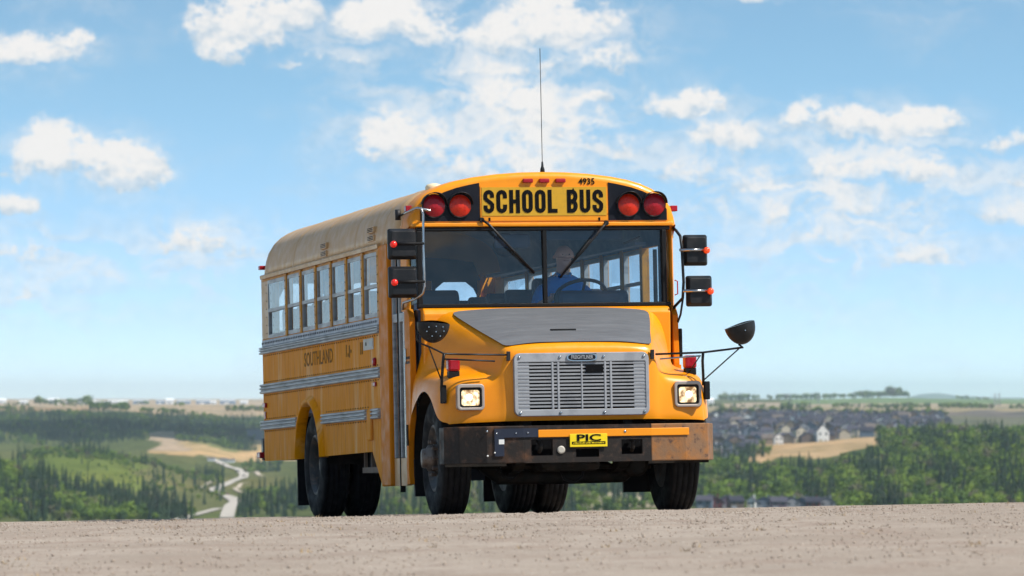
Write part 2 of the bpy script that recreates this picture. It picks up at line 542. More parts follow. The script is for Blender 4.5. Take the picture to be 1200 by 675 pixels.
def gravel_ground():
    xs = np.concatenate([np.arange(-70, -8, 2.0), np.arange(-8, 8.01, 0.2), np.arange(10, 71, 2.0)])
    ys = np.concatenate([np.arange(-40, 20, 2.0), np.arange(20, 50, 0.25), np.arange(50, 71, 1.0)])
    Xg, Yg = np.meshgrid(xs, ys)
    Z = near_h(Xg, Yg)
    Z += 0.004 * np.sin(Xg * 3.1 + np.sin(Yg * 1.7) * 2) * np.sin(Yg * 2.3 + Xg)
    Z += np.where((Yg < 36), RNG.normal(0, 0.004, Z.shape), 0)
    v = np.stack([Xg, Yg, Z], -1).reshape(-1, 3)
    nx, ny = len(xs), len(ys)
    i = (np.arange(ny - 1)[:, None] * nx + np.arange(nx - 1)[None]).reshape(-1)
    f = np.stack([i, i + 1, i + nx + 1, i + nx], 1)
    me = bpy.data.meshes.new('gravel_road')
    me.from_pydata(v.tolist(), [], f.tolist())
    me.polygons.foreach_set('use_smooth', [True] * len(f))
    m = bpy.data.materials.new('gravel')
    m.use_nodes = True
    N = NT(m.node_tree)
    p = m.node_tree.nodes['Principled BSDF']
    tcn = N.n('ShaderNodeTexCoord')
    mp = N.n('ShaderNodeMapping')
    N.link(tcn.outputs['Object'], mp.inputs[0])
    ob = mp.outputs[0]
    a = N.noise(ob, 0.5, 6, 0.6)
    b = N.noise(ob, 7.0, 5, 0.7)
    c = N.noise(ob, 38.0, 3, 0.6)
    col = N.mix(N.ramp(a, 0.35, 0.65), (0.285, 0.23, 0.182, 1), (0.35, 0.288, 0.233, 1))
    d = N.noise(ob, 1.6, 5, 0.7)
    col = N.mix(N.ramp(d, 0.46, 0.70), col, (0.27, 0.205, 0.16, 1))
    col = N.mix(N.ramp(b, 0.5, 0.75), col, (0.23, 0.172, 0.135, 1))
    col = N.mix(N.ramp(c, 0.60, 0.75), col, (0.52, 0.44, 0.37, 1))
    col = N.mix(N.ramp(c, 0.40, 0.28), col, (0.16, 0.12, 0.10, 1))
    N.link(col, p.inputs['Base Color'])
    p.inputs['Roughness'].default_value = 0.9
    p.inputs['Specular IOR Level'].default_value = 0.2
    bp = N.n('ShaderNodeBump')
    bp.inputs['Strength'].default_value = 0.3
    bp.inputs['Distance'].default_value = 0.03
    N.link(N.m('ADD', c, b), bp.inputs['Height'])
    N.link(bp.outputs[0], p.inputs['Normal'])
    MATS['gravel'] = m
    me.materials.append(m)
    o = link('gravel_road', me)
    tag(o, None, kind='structure')
gravel_ground()

# ------------------------------------------------------------------ the bus
bus = empty('school_bus')
bus.matrix_world = Matrix(((BF.x, BL.x, BU.x, BO.x), (BF.y, BL.y, BU.y, BO.y), (BF.z, BL.z, BU.z, BO.z), (0, 0, 0, 1)))
tag(bus, 'yellow school bus with grey-topped hood driving over the crest of the gravel road', 'bus')

HW = 1.22
PROF = [(0, 2.968), (.2, 2.965), (.42, 2.951), (.627, 2.926), (.78, 2.897), (.9, 2.862), (1.0, 2.82), (1.07, 2.778), (1.133, 2.722), (1.178, 2.65), (1.203, 2.57), (1.216, 2.49), (1.222, 2.40)]
FULL = [(-y, z) for y, z in PROF[::-1]] + PROF[1:]

def roof_rows():
    st = [(-.62, 1), (-1.0, 1), (-2, 1), (-3, 1), (-4, 1), (-5, 1), (-6, 1), (-6.6, 1), (-6.85, 1)]
    rows = []
    for x, s in st:
        rows.append([(x, y, z) for y, z in FULL])
    for k in range(1, 9):
        a = k / 8 * pi / 2 * 0.97
        x = -6.85 - .46 * sin(a)
        s = cos(a)
        rows.append([(x, y * (1 - .10 * (1 - s)), 2.40 + (z - 2.40) * s) for y, z in FULL])
    return rows
roof = MB().grid(roof_rows()).build('roof', 'tan_roof', bus, solid=0.006)
# interior lining under the roof
MB().grid([[(x, y * .965, 2.36 + (z - 2.40) * .93) for y, z in FULL] for x in (-.56, -2, -4, -6, -6.9)]).build('ceiling_lining', 'interior', bus)
for xs_ in (-1.35, -2.6, -4.05, -5.5, -6.85):
    rows = []
    for x, k in ((xs_ - .02, 1.0), (xs_ - .019, 1.0012), (xs_ + .019, 1.0012), (xs_ + .02, 1.0)):
        rows.append([(x, y * k, 2.3 + (z - 2.3) * (1 + (k - 1) * 3) + .0005) for y, z in FULL])
    MB().grid(rows, smooth=False).build('roof_seam', 'tan_roof', roof)
# louvred vents on the side of the roof
for x0, z0, z1 in ((-4.1, 2.435, 2.535), (-1.98, 2.455, 2.555)):
    for dz_ in (0, .075):
        b = MB()
        b.box(x0, x0 + .26, -1.232, -1.19, z0 + dz_, z0 + dz_ + .055)
        vent = b.build('roof_vent', 'tan_roof', roof, bevel=.004)
        for k in range(3):
            zz = z0 + dz_ + .012 + k * .014
            MB().box(x0 + .02, x0 + .24, -1.236, -1.231, zz, zz + .006).build('louvre', 'chassis', vent)
# drip gutter
for s in (-1, 1):
    MB().prism([(s * 1.19, 2.378), (s * 1.245, 2.378), (s * 1.25, 2.41), (s * 1.238, 2.42), (s * 1.19, 2.43)], 0, -7.1, -1.5).build('drip_gutter', 'tan_roof', bus)

# front cap with sign
def inset(d, x, zmin=2.505):
    pts = []
    for y, z in FULL:
        k = (1 - d / 1.22) * (1 - .03 * min(1, max(0, (x + .66) / .25)))
        pts.append((x, y * k, max(zmin, z - d * .9)))
    return pts
cap = MB()
rows = [inset(0, -.66, 2.40), inset(-.004, -.63, 2.42), inset(-.004, -.50, 2.48), inset(-.002, -.43), inset(.012, -.405), inset(.04, -.392), inset(.055, -.39)]
cap.grid(rows)
last = rows[-1]
cap.add(last, [list(range(len(last)))], False)
cap_o = cap.build('front_cap', 'yellow', bus)
MB().prism([(-.70, -1.215), (-.40, -1.17), (-.375, -1.15), (-.375, 1.15), (-.40, 1.17), (-.70, 1.215)], 2, 2.495, 2.53).build('header_lip', 'yellow', cap_o, bevel=.008)
XF = -.388
def prof_z(y):
    ys_ = [p[0] for p in PROF]
    zs_ = [p[1] for p in PROF]
    return float(np.interp(abs(y), ys_, zs_))
for s in (-1, 1):
    y0, y1 = .575, 1.10
    poly = [(s * y0, 2.545), (s * y1, 2.545)] + [(s * y, prof_z(y * 1.045) - .055) for y in (1.10, 1.07, 1.03, .96, .88, .78, .66, .575)]
    bp_ = MB().prism(poly, 0, XF, XF + .006).build('lamp_panel', 'black_panel', cap_o)
    for yc, mt in ((.752, 'amber_lens'), (.982, 'red_lens')):
        yc *= s
        zc = 2.676
        l = MB().lathe([(0, .098), (.018, .098), (.026, .093), (.024, .086), (.034, .080), (.031, .071), (.041, .064), (.038, .054), (.047, .046), (.044, .035), (.051, .026), (.050, .012)], (XF + .006, yc, zc), 0, 28)
        lo = l.build('warning_lamp', mt, bus)
        MB().lathe([(0, .104), (.026, .104), (.026, .097), (0, .097)], (XF + .006, yc, zc), 0, 28, cap=False).build('lamp_bezel', 'black_plastic', lo)
        rr = [(.115, 0.0), (.115, .10), (.110, .10), (.110, 0.0)]
        rows_ = [[(XF + .006 + d * (0.45 + .55 * sin(a)), yc + cos(a) * r, zc + sin(a) * r) for r, d in rr] for a in np.linspace(.12, pi - .12, 17)]
        MB().grid(rows_).build('lamp_hood', 'black_plastic', lo)
sgn = MB().box(XF, XF + .008, -.568, .568, 2.545, 2.845).build('sign_panel', 'yellow', cap_o)
strip = MB().box(XF + .008, XF + .012, -.556, .556, 2.588, 2.835).build('sign_strip', 'sign_yellow', cap_o)

# sign lettering as heavy condensed strokes
def ribbon(mb, pts, t, x, closed=False, th=.003):
    P = [Vector((p[0], p[1])) for p in pts]
    n = len(P)
    L, R = [], []
    for i in range(n):
        a = P[i - 1] if (i > 0 or closed) else None
        c = P[(i + 1) % n] if (i < n - 1 or closed) else None
        d1 = (P[i] - a).normalized() if a is not None else None
        d2 = (c - P[i]).normalized() if c is not None else None
        if d1 is None: d1 = d2
        if d2 is None: d2 = d1
        n1_, n2_ = Vector((-d1.y, d1.x)), Vector((-d2.y, d2.x))
        mn = (n1_ + n2_).normalized()
        w = t / max(.5, mn.dot(n1_))
        L.append(P[i] + mn * w)
        R.append(P[i] - mn * w)
    vs = []
    for q in (x, x + th):
        vs += [(q, p.x, p.y) for p in L] + [(q, p.x, p.y) for p in R]
    fs = []
    o2 = 2 * n
    for i in range(n if closed else n - 1):
        j = (i + 1) % n
        fs += [(o2 + i, o2 + j, o2 + n + j, o2 + n + i), (i, n + i, n + j, j), (i, j, o2 + j, o2 + i), (n + i, o2 + n + i, o2 + n + j, n + j)]
    if not closed:
        fs += [(0, o2, o2 + n, n), (n - 1, 2 * n - 1, o2 + 2 * n - 1, o2 + n - 1)]
    mb.add(vs, fs)

def arc(cx_, cz_, r_, a0, a1, k=6, ry=None):
    ry = ry or r_
    return [(cx_ + r_ * cos(radians(a0 + (a1 - a0) * i / k)), cz_ + ry * sin(radians(a0 + (a1 - a0) * i / k))) for i in range(k + 1)]

def letter(ch, w, h, t):
    """strokes of a heavy letter in a w x h box"""
    a, b = t, w - t
    r = (b - a) / 2
    m = (a + b) / 2
    top, bot = h - t, t
    if ch == 'O':
        return [(arc(m, top - r, r, 0, 180) + arc(m, bot + r, r, 180, 360), True)]
    if ch == 'C':
        return [([(b, top - r - h * .13)] + arc(m, top - r, r, 0, 180) + arc(m, bot + r, r, 180, 360) + [(b, bot + r + h * .13)], False)]
    if ch == 'S':
        k = h * .5
        return [([(b, top - r - h * .10)] + arc(m, top - r, r, 0, 180) + [(a, k + h * .14), (a + .12 * w, k + h * .07), (b - .12 * w, k - h * .07), (b, k - h * .14)]
                 + arc(m, bot + r, r, 360, 180)[0:] + [(a, bot + r + h * .10)], False)]
    if ch == 'H':
        return [([(a, 0), (a, h)], False), ([(b, 0), (b, h)], False), ([(a, h / 2), (b, h / 2)], False)]
    if ch == 'L':
        return [([(a, h), (a, bot), (w, bot)], False)]
    if ch == 'U':
        return [([(a, h)] + arc(m, bot + r, r, 180, 360) + [(b, h)], False)]
    if ch == 'B':
        q = h * .5
        r1 = (top - q) / 2
        return [([(a, 0), (a, h)], False),
                ([(a, top), (m, top)] + arc(m, q + r1, b - m, 90, -90, 8, r1) + [(a, q)], False),
                ([(a, q), (m, q)] + arc(m, (q + bot) / 2, b - m, 90, -90, 8, (q - bot) / 2) + [(a, bot)], False)]

LH = .200
y = -.541
for ch in 'SCHOOL BUS':
    if ch == ' ':
        y += .066
        continue
    w = .094 if ch != 'L' else .085
    mb = MB()
    for k, (pts, cl) in enumerate(letter(ch, w, LH, .0172)):
        ribbon(mb, [(y + p[0], 2.612 + p[1]) for p in pts], .0172, XF + .0125, cl, .003 + .0006 * k)
    mb.build('letter', 'ink', strip)
    y += w + .0205
def front_text(s, x, yc, zc, h, m, parent, name='lettering', **kw):
    vs, fs = text_mesh(s, h, **kw)
    return MB().add([(x + q[2], yc + q[0], zc + q[1]) for q in vs], fs).build(name, m, parent)
front_text('4935', XF + .0025, .385, 2.881, .056, 'ink', cap_o, 'fleet_number', bold=.02, xs=.95)
for yc in (-.145, .0, .145):
    b = MB().box(XF - .002, XF + .035, yc - .045, yc + .045, 2.872, 2.908)
    b.build('marker_lamp', 'red_lens', bus, bevel=.008)
for yy, xx, zz in ((-1.165, -.56, 2.665), (1.21, -.56, 2.655)):
    MB().box(xx - .05, xx + .03, yy - .03, yy + .03, zz - .025, zz + .025).build('marker_lamp', 'red_lens', bus, bevel=.006)
MB().box(-7.30, -7.22, -1.225, -1.15, 2.485, 2.525).build('marker_lamp', 'red_lens', bus, bevel=.006)
for s in (-1, 1):
    MB().lathe([(2.80, .075), (2.865, .075), (2.885, .06), (2.895, .02)], (-.72, s * .90, 0), 2, 20).build('roof_strobe', 'beacon_cap', bus)
# antenna
an = MB().lathe([(2.955, .022), (3.0, .02), (3.02, .012), (3.06, .008), (3.07, .003)], (-.50, .02, 0), 2, 12).build('antenna', 'black_plastic', bus)
MB().tube([(-.50, .02, 3.06), (-.50, .02, 4.05)], .0032, 6).build('whip', 'black_plastic', an)

# windscreen
XW = -.415
wf = MB()
wf.box(XW - .03, XW + .028, -1.135, 1.125, 2.462, 2.494)
wf.box(XW - .03, XW + .028, -1.135, 1.125, 1.80, 1.832)
wf.box(XW - .03, XW + .027, -1.135, -1.09, 1.832, 2.462)
wf.box(XW - .03, XW + .027, 1.05, 1.09, 1.832, 2.462)
ws = wf.build('windscreen_frame', 'black_rubber', bus, bevel=.006)
MB().box(XW - .028, XW + .024, -.018, .018, 1.832, 2.462).build('centre_bar', 'black_rubber', ws, bevel=.004)
for y0, y1 in ((-1.09, -.018), (.018, 1.05)):
    MB().add([(XW, y0, 1.832), (XW, y1, 1.832), (XW - .012, y1, 2.462), (XW - .012, y0, 2.462)], [(0, 1, 2, 3)]).build('pane', 'glass_front', ws)
MB().add([(XW, 1.09, 1.832), (XW - .19, 1.185, 1.832), (XW - .20, 1.185, 2.462), (XW - .012, 1.09, 2.462)], [(0, 1, 2, 3)]).build('quarter_pane', 'glass_quarter', ws)
MB().add([(XW, -1.13, 1.832), (XW - .12, -1.17, 1.832), (XW - .13, -1.17, 2.462), (XW - .012, -1.13, 2.462)], [(0, 1, 2, 3)]).build('quarter_pane', 'glass_quarter', ws)
for s in (-1, 1):
    MB().prism([(-.70, s * 1.10), (-.60, s * 1.10), (-.575, s * 1.13), (-.60, s * 1.153), (-.70, s * 1.153)], 2, 1.78, 2.47).build('pillar_trim', 'interior_dark', bus)
    MB().prism([(-.66, s * 1.16), (-.58, s * 1.155), (-.54, s * 1.165), (-.53, s * 1.18), (-.55, s * 1.195), (-.66, s * 1.222)], 2, 1.78, 2.50).build('corner_pillar', 'yellow', bus)
# wipers
for ya, yb, za, zb, s in ((-.56, -.10, 2.555, 2.10, 1), (.55, .13, 2.52, 2.06, -1)):
    w_ = MB().tube([(XF + .02, ya, za), (XF + .05, ya + (yb - ya) * .1, za + (zb - za) * .08), (XW + .06, (ya + yb) / 2, (za + zb) / 2), (XW + .035, yb, zb)], [.011, .012, .010, .006], 8).build('wiper', 'black_plastic', bus)
    MB().tube([(XW + .030, ya + (yb - ya) * .33, za + (zb - za) * .30), (XW + .026, yb, zb - .01)], .010, 6).build('wiper_blade', 'black_rubber', w_)
    MB().lathe([(0, .022), (.03, .02)], (XF, ya, za), 0, 12).build('wiper_pivot', 'black_plastic', w_)
for yy, zz in ((-.49, 2.558), (.49, 2.555)):
    MB().box(XF + .008, XF + .012, yy - .008, yy + .008, zz - .015, zz + .015).build('washer_nozzle', 'ink', cap_o)

# ---- side walls
POSTS = [-6.80, -5.82, -5.094, -4.365, -3.65, -2.94, -2.222, -1.54]
ZB, ZT, ZM = 1.80, 2.355, 2.055
def arch_pts(xc, zc, r, zlo, a0=None, n=14):
    a = math.asin((zlo - zc) / r)
    return [(xc + r * cos(t), zc + r * sin(t)) for t in np.linspace(pi - a, a, n)]
RX = -4.79
for s in (-1, 1):
    yo, yi = s * HW, s * (HW - .04)
    def pan(name, poly, m='yellow_side', bev=0, yo=yo, yi=yi):
        return MB().prism(poly, 1, yi, yo).build(name, m, bus, bevel=bev)
    # upper row of panels between the two upper rails
    for a, b in ((-7.16, -5.82), (-5.82, -4.365), (-4.365, -2.94), (-2.94, -1.545)):
        pan('side_panel', [(a + .003, 1.29), (b - .003, 1.29), (b - .003, 1.78), (a + .003, 1.78)])
    # lower rows, cut round the wheel arch
    AR = arch_pts(RX, .50, .60, .57)
    pan('side_panel', [(-7.16, .57), (-5.42, .565), (-5.42, 1.285), (-7.16, 1.285)])
    pan('side_panel', [(-5.417, .565)] + AR + [(-4.163, .577), (-4.163, 1.285), (-5.417, 1.285)])
    pan('side_panel', [(-4.16, .577), (-2.04, .588), (-2.04, 1.285), (-4.16, 1.285)])
    if s < 0:
        pan('side_panel', [(-2.037, .588), (-1.99, .588), (-1.58, .275), (-1.545, .275), (-1.545, 1.285), (-2.037, 1.285)])
    else:
        pan('side_panel', [(-2.037, .588), (-.45, .59), (-.45, 1.285), (-2.037, 1.285)])
        pan('side_panel', [(-1.542, 1.29), (-.64, 1.29), (-.64, 1.78), (-1.542, 1.78)])
    # wheel-arch flare
    fl = []
    for x, z in arch_pts(RX, .50, .60, .57, n=22):
        dx_, dz2 = (x - RX) / .6, (z - .5) / .6
        fl.append([(x - dx_ * .012, s * 1.17, z - dz2 * .012), (x - dx_ * .012, s * 1.262, z - dz2 * .012), (x + dx_ * .025, s * 1.268, z + dz2 * .025), (x + dx_ * .062, s * 1.221, z + dz2 * .062)])
    MB().grid(fl).build('wheel_arch_flare', 'yellow_side', bus)
    # header and window posts
    pan('window_header', [(-7.16, ZT), (-1.14 if s < 0 else -.8, ZT), (-1.14 if s < 0 else -.8, 2.41), (-7.16, 2.41)], 'post')
    pan('rear_post', [(-7.16, 1.783), (-6.80, 1.783), (-6.80, ZT - .002), (-7.16, ZT - .002)], 'tan_roof')
    for x in POSTS[1:]:
        MB().box(x - .042, x + .042, s * 1.17, s * 1.24, 1.765, ZT + .02).build('window_post', 'post', bus, bevel=.006)
    for a, b in zip(POSTS[:-1], POSTS[1:]):
        a, b = a + .042, b - .042
        if a < -6.7:
            a = -6.80
        fr = MB()
        y0, y1 = s * 1.185, s * 1.226
        fr.box(a, b, y0, y1, ZB - .02, ZB + .018)
        fr.box(a, b, y0, y1, ZT - .035, ZT - .001)
        fr.box(a, b, y0 + s * .012, y1 + s * .003, ZM - .016, ZM + .016)
        fr.box(a, a + .016, y0, y1, ZB + .018, ZT - .035)
        fr.box(b - .016, b, y0, y1, ZB + .018, ZT - .035)
        wn = fr.build('side_window', 'rail', bus)
        j1, j2 = random.uniform(-.003, .003), random.uniform(-.003, .003)
        MB().add([(a + .016, s * (1.220 + j1), ZM + .016), (b - .016, s * (1.220 - j1), ZM + .016), (b - .016, s * (1.220 - j1 - j2), ZT - .035), (a + .016, s * (1.220 + j1 - j2), ZT - .035)], [(0, 1, 2, 3)]).build('upper_pane', 'glass_side', wn)
        MB().add([(a + .016, s * (1.210 + j2), ZB + .018), (b - .016, s * (1.210 - j2), ZB + .018), (b - .016, s * (1.210 - j2), ZM - .016), (a + .016, s * (1.210 + j2), ZM - .016)], [(0, 1, 2, 3)]).build('lower_pane', 'glass_side', wn)
    # ribbed rub rails
    def rail(z0, z1, a, b, s=s):
        h = z1 - z0
        q = [(s * 1.221, z0), (s * 1.246, z0 + h * .04), (s * 1.250, z0 + h * .10), (s * 1.250, z0 + h * .24), (s * 1.234, z0 + h * .32), (s * 1.234, z0 + h * .40), (s * 1.252, z0 + h * .46), (s * 1.252, z0 + h * .60),
             (s * 1.234, z0 + h * .66), (s * 1.234, z0 + h * .72), (s * 1.250, z0 + h * .80), (s * 1.250, z0 + h * .92), (s * 1.244, z0 + h * .98), (s * 1.221, z1)]
        MB().prism(q, 0, a, b).build('rub_rail', 'rail', bus)
    fx = -1.55 if s < 0 else -.66
    rail(1.632, 1.702, -7.22, fx)
    rail(1.238, 1.334, -7.22, fx)
    rail(.876, .970, -7.22, -5.40)
    rail(.876, .970, -4.17, -2.16)
    if s < 0:
        rail(.876, .970, -1.92, -1.60)
    MB().prism([(s * 1.221, 1.703), (s * 1.240, 1.706), (s * 1.236, 1.768), (s * 1.221, 1.772)], 0, -7.10, fx + .02).build('rivet_strip', 'rivet_strip', bus)
    rv = MB()
    for zz, st_, yy in ((1.737, .085, 1.238), (1.615, .10, 1.221), (1.352, .10, 1.221), (1.222, .10, 1.221), (.988, .11, 1.221), (.862, .11, 1.221)):
        x = -7.08
        while x < fx - .03:
            if not (zz < 1.1 and -5.45 < x < -4.1) and not (zz < 1.1 and x > -2.1):
                rr_ = .010 if zz > 1.7 else .006
                rv.box(x - rr_ * .8, x + rr_ * .8, s * yy, s * (yy + .005), zz - rr_, zz + rr_)
            x += st_
    for x in POSTS:
        zz = 1.83
        while zz < 2.34:
            rv.box(x - .006, x + .006, s * 1.24, s * 1.245, zz - .005, zz + .005)
            zz += .08
    tag(rv.build('rivets', 'chassis', bus), None, kind='stuff')
    # rounded rear corner
    arcp = [(-7.16 - .16 * sin(t), s * (1.06 + .16 * cos(t))) for t in np.linspace(0, pi / 2, 7)]
    MB().grid([[(x, y_, z) for x, y_ in arcp] for z in (.60, .97, 1.30, 1.70, 2.05, 2.42)]).build('rear_corner', 'yellow_side' if s > 0 else 'tan_roof', bus, solid=.01)
    MB().box(-7.30, -7.285, s * 1.03, s * 1.06, 2.35, 2.45).build('corner_cap', 'tan_roof', bus)
    # inner lining below the windows
    MB().box(-7.1, -1.6, s * 1.16, s * 1.175, 1.0, 1.78).build('inner_lining', 'interior', bus)

# rear wall with its windows
rw = MB()
XR = -7.31
rw.box(XR, XR + .03, -1.06, 1.06, .60, 1.86)
rw.box(XR, XR + .03, -1.06, 1.06, 2.36, 2.42)
for a, b in ((-1.06, -1.02), (-.55, -.36), (.36, .55), (1.02, 1.06)):
    rw.box(XR, XR + .03, a, b, 1.86, 2.36)
rear = rw.build('rear_wall', 'yellow_side', bus)
MB().add([(-7.27, y_, z) for y_, z in ((-1.06, 2.36), (1.06, 2.36), (.95, 2.62), (.6, 2.78), (0, 2.84), (-.6, 2.78), (-.95, 2.62))], [list(range(7))]).build('rear_bulkhead', 'interior_dark', bus)
for a, b in ((-1.02, -.55), (-.36, .36), (.55, 1.02)):
    wn = MB().box(XR + .03, XR + .042, a, b, 1.845, 1.875)
    wn.prism([(a, 2.36), (a, 2.20), (a + .04, 2.28), (a + .12, 2.345), (b - .12, 2.345), (b - .04, 2.28), (b, 2.20), (b, 2.36)], 0, XR + .031, XR + .043)
    wo_ = wn.build('rear_window', 'interior_dark', bus)
    MB().add([(XR + .012, a, 1.86), (XR + .012, b, 1.86), (XR + .012, b, 2.36), (XR + .012, a, 2.36)], [(0, 1, 2, 3)]).build('pane', 'glass_side', wo_)
MB().box(-7.46, -7.34, -1.2, 1.2, .575, .80).build('rear_bumper', 'black_plastic', bus, bevel=.02)
MB().box(-7.5, -7.33, -1.24, -1.05, .60, .66).build('rear_lamp', 'red_lens', bus, bevel=.01)

# front door bay (bus's right side)
MB().prism([(-1.54, .275), (-1.16, .275), (-1.16, 2.40), (-1.54, 2.40)], 1, -1.18, -1.238).build('door_post', 'door_yellow', bus, bevel=.015)
door = MB()
dy0, dy1 = -1.16, -1.20
xa, xb, xm = -1.155, -.655, -.905
for a, b in ((xa, xm - .012), (xm + .012, xb)):
    door.box(a, a + .03, dy0, dy1, .52, 2.32)
    door.box(b - .03, b, dy0, dy1, .52, 2.32)
    door.box(a + .03, b - .03, dy0, dy1, 1.70, 1.775)
    door.box(a + .03, b - .03, dy0, dy1, 2.26, 2.32)
door_o = door.build('entry_door', 'rail', bus, bevel=.004)
for a, b in ((xa, xm - .012), (xm + .012, xb)):
    MB().box(a, b, dy0, dy1 - .002, .275, .517).build('kick_panel', 'tan_roof', door_o, bevel=.004)
    MB().add([(a + .03, -1.185, .52), (b - .03, -1.185, .52), (b - .03, -1.185, 1.70), (a + .03, -1.185, 1.70)], [(0, 1, 2, 3)]).build('lower_pane', 'glass_side', door_o)
    MB().add([(a + .03, -1.185, 1.775), (b - .03, -1.185, 1.775), (b - .03, -1.185, 2.26), (a + .03, -1.185, 2.26)], [(0, 1, 2, 3)]).build('upper_pane', 'glass_side', door_o)
MB().box(xm - .011, xm + .011, -1.165, -1.208, .22, 2.31).build('door_seal', 'black_rubber', door_o)
MB().box(xa, xb, -1.16, -1.21, 2.322, 2.45).build('door_header', 'yellow', bus)
# fixed window for the driver on the bus's left
MB().box(-1.5, -.8, 1.19, 1.22, 1.783, 1.83).build('driver_window_sill', 'yellow', bus)
dwf = MB().box(-1.5, -.82, 1.18, 1.21, 1.832, 1.862)
dwf.box(-1.16, -1.13, 1.18, 1.21, 1.862, 2.33)
dw = dwf.build('driver_window', 'black_rubber', bus)
MB().add([(-1.5, 1.195, 1.862), (-.82, 1.195, 1.862), (-.82, 1.195, 2.35), (-1.5, 1.195, 2.35)], [(0, 1, 2, 3)]).build('pane', 'glass_side', dw)

# side lamps, control cover, lettering
for x, z, r_ in ((-1.78, 1.384, .038), (-1.80, 1.185, .03)):
    if r_ > .035:
        MB().lathe([(-1.25, .012), (-1.247, r_ * .8), (-1.238, r_), (-1.22, r_)], (x, 0, z), 1, 18).build('side_lamp', 'red_lens', bus)
    else:
        MB().box(x - .05, x + .05, -1.238, -1.22, z - .02, z + .02).build('side_lamp', 'red_lens', bus, bevel=.008)
MB().box(-7.12, -6.98, -1.245, -1.22, 1.10, 1.145).build('side_lamp', 'red_lens', bus, bevel=.006)
MB().box(-7.08, -7.03, -1.232, -1.22, .99, 1.06).build('reflector', 'red_lens', bus)
MB().box(-2.08, -1.94, -1.25, -1.22, .69, .965).build('filler_cover', 'yellow_side', bus, bevel=.01)
def side_text(s, xc, zc, h, m, name='lettering', **kw):
    vs, fs = text_mesh(s, h, **kw)
    return MB().add([(xc + q[0], -1.2215 - q[2], zc + q[1]) for q in vs], fs).build(name, m, bus)
side_text('SOUTHLAND', -4.35, 1.50, .135, 'faded_ink', 'side_lettering', bold=.012, xs=1.18, space=1.05)
for x, z0, z1 in ((-3.06, 1.47, 1.58), (-2.99, 1.47, 1.50), (-2.93, 1.46, 1.57), (-2.86, 1.50, 1.53), (-2.43, 1.47, 1.58), (-2.36, 1.47, 1.58)):   # what is left of worn lettering
    MB().box(x, x + .04, -1.2225, -1.22, z0, z1).build('worn_letter', 'faded_ink', bus)
MB().box(-2.28, -1.85, -1.224, -1.22, 1.50, 1.60).build('side_decal', 'decal', bus)
MB().box(-2.02, -1.88, -1.2265, -1.224, 1.525, 1.575).build('decal_mark', 'rail', bus)
MB().lathe([(-1.2265, .018), (-1.224, .018)], (-2.16, 0, 1.555), 1, 10).build('decal_mark', 'ink', bus)

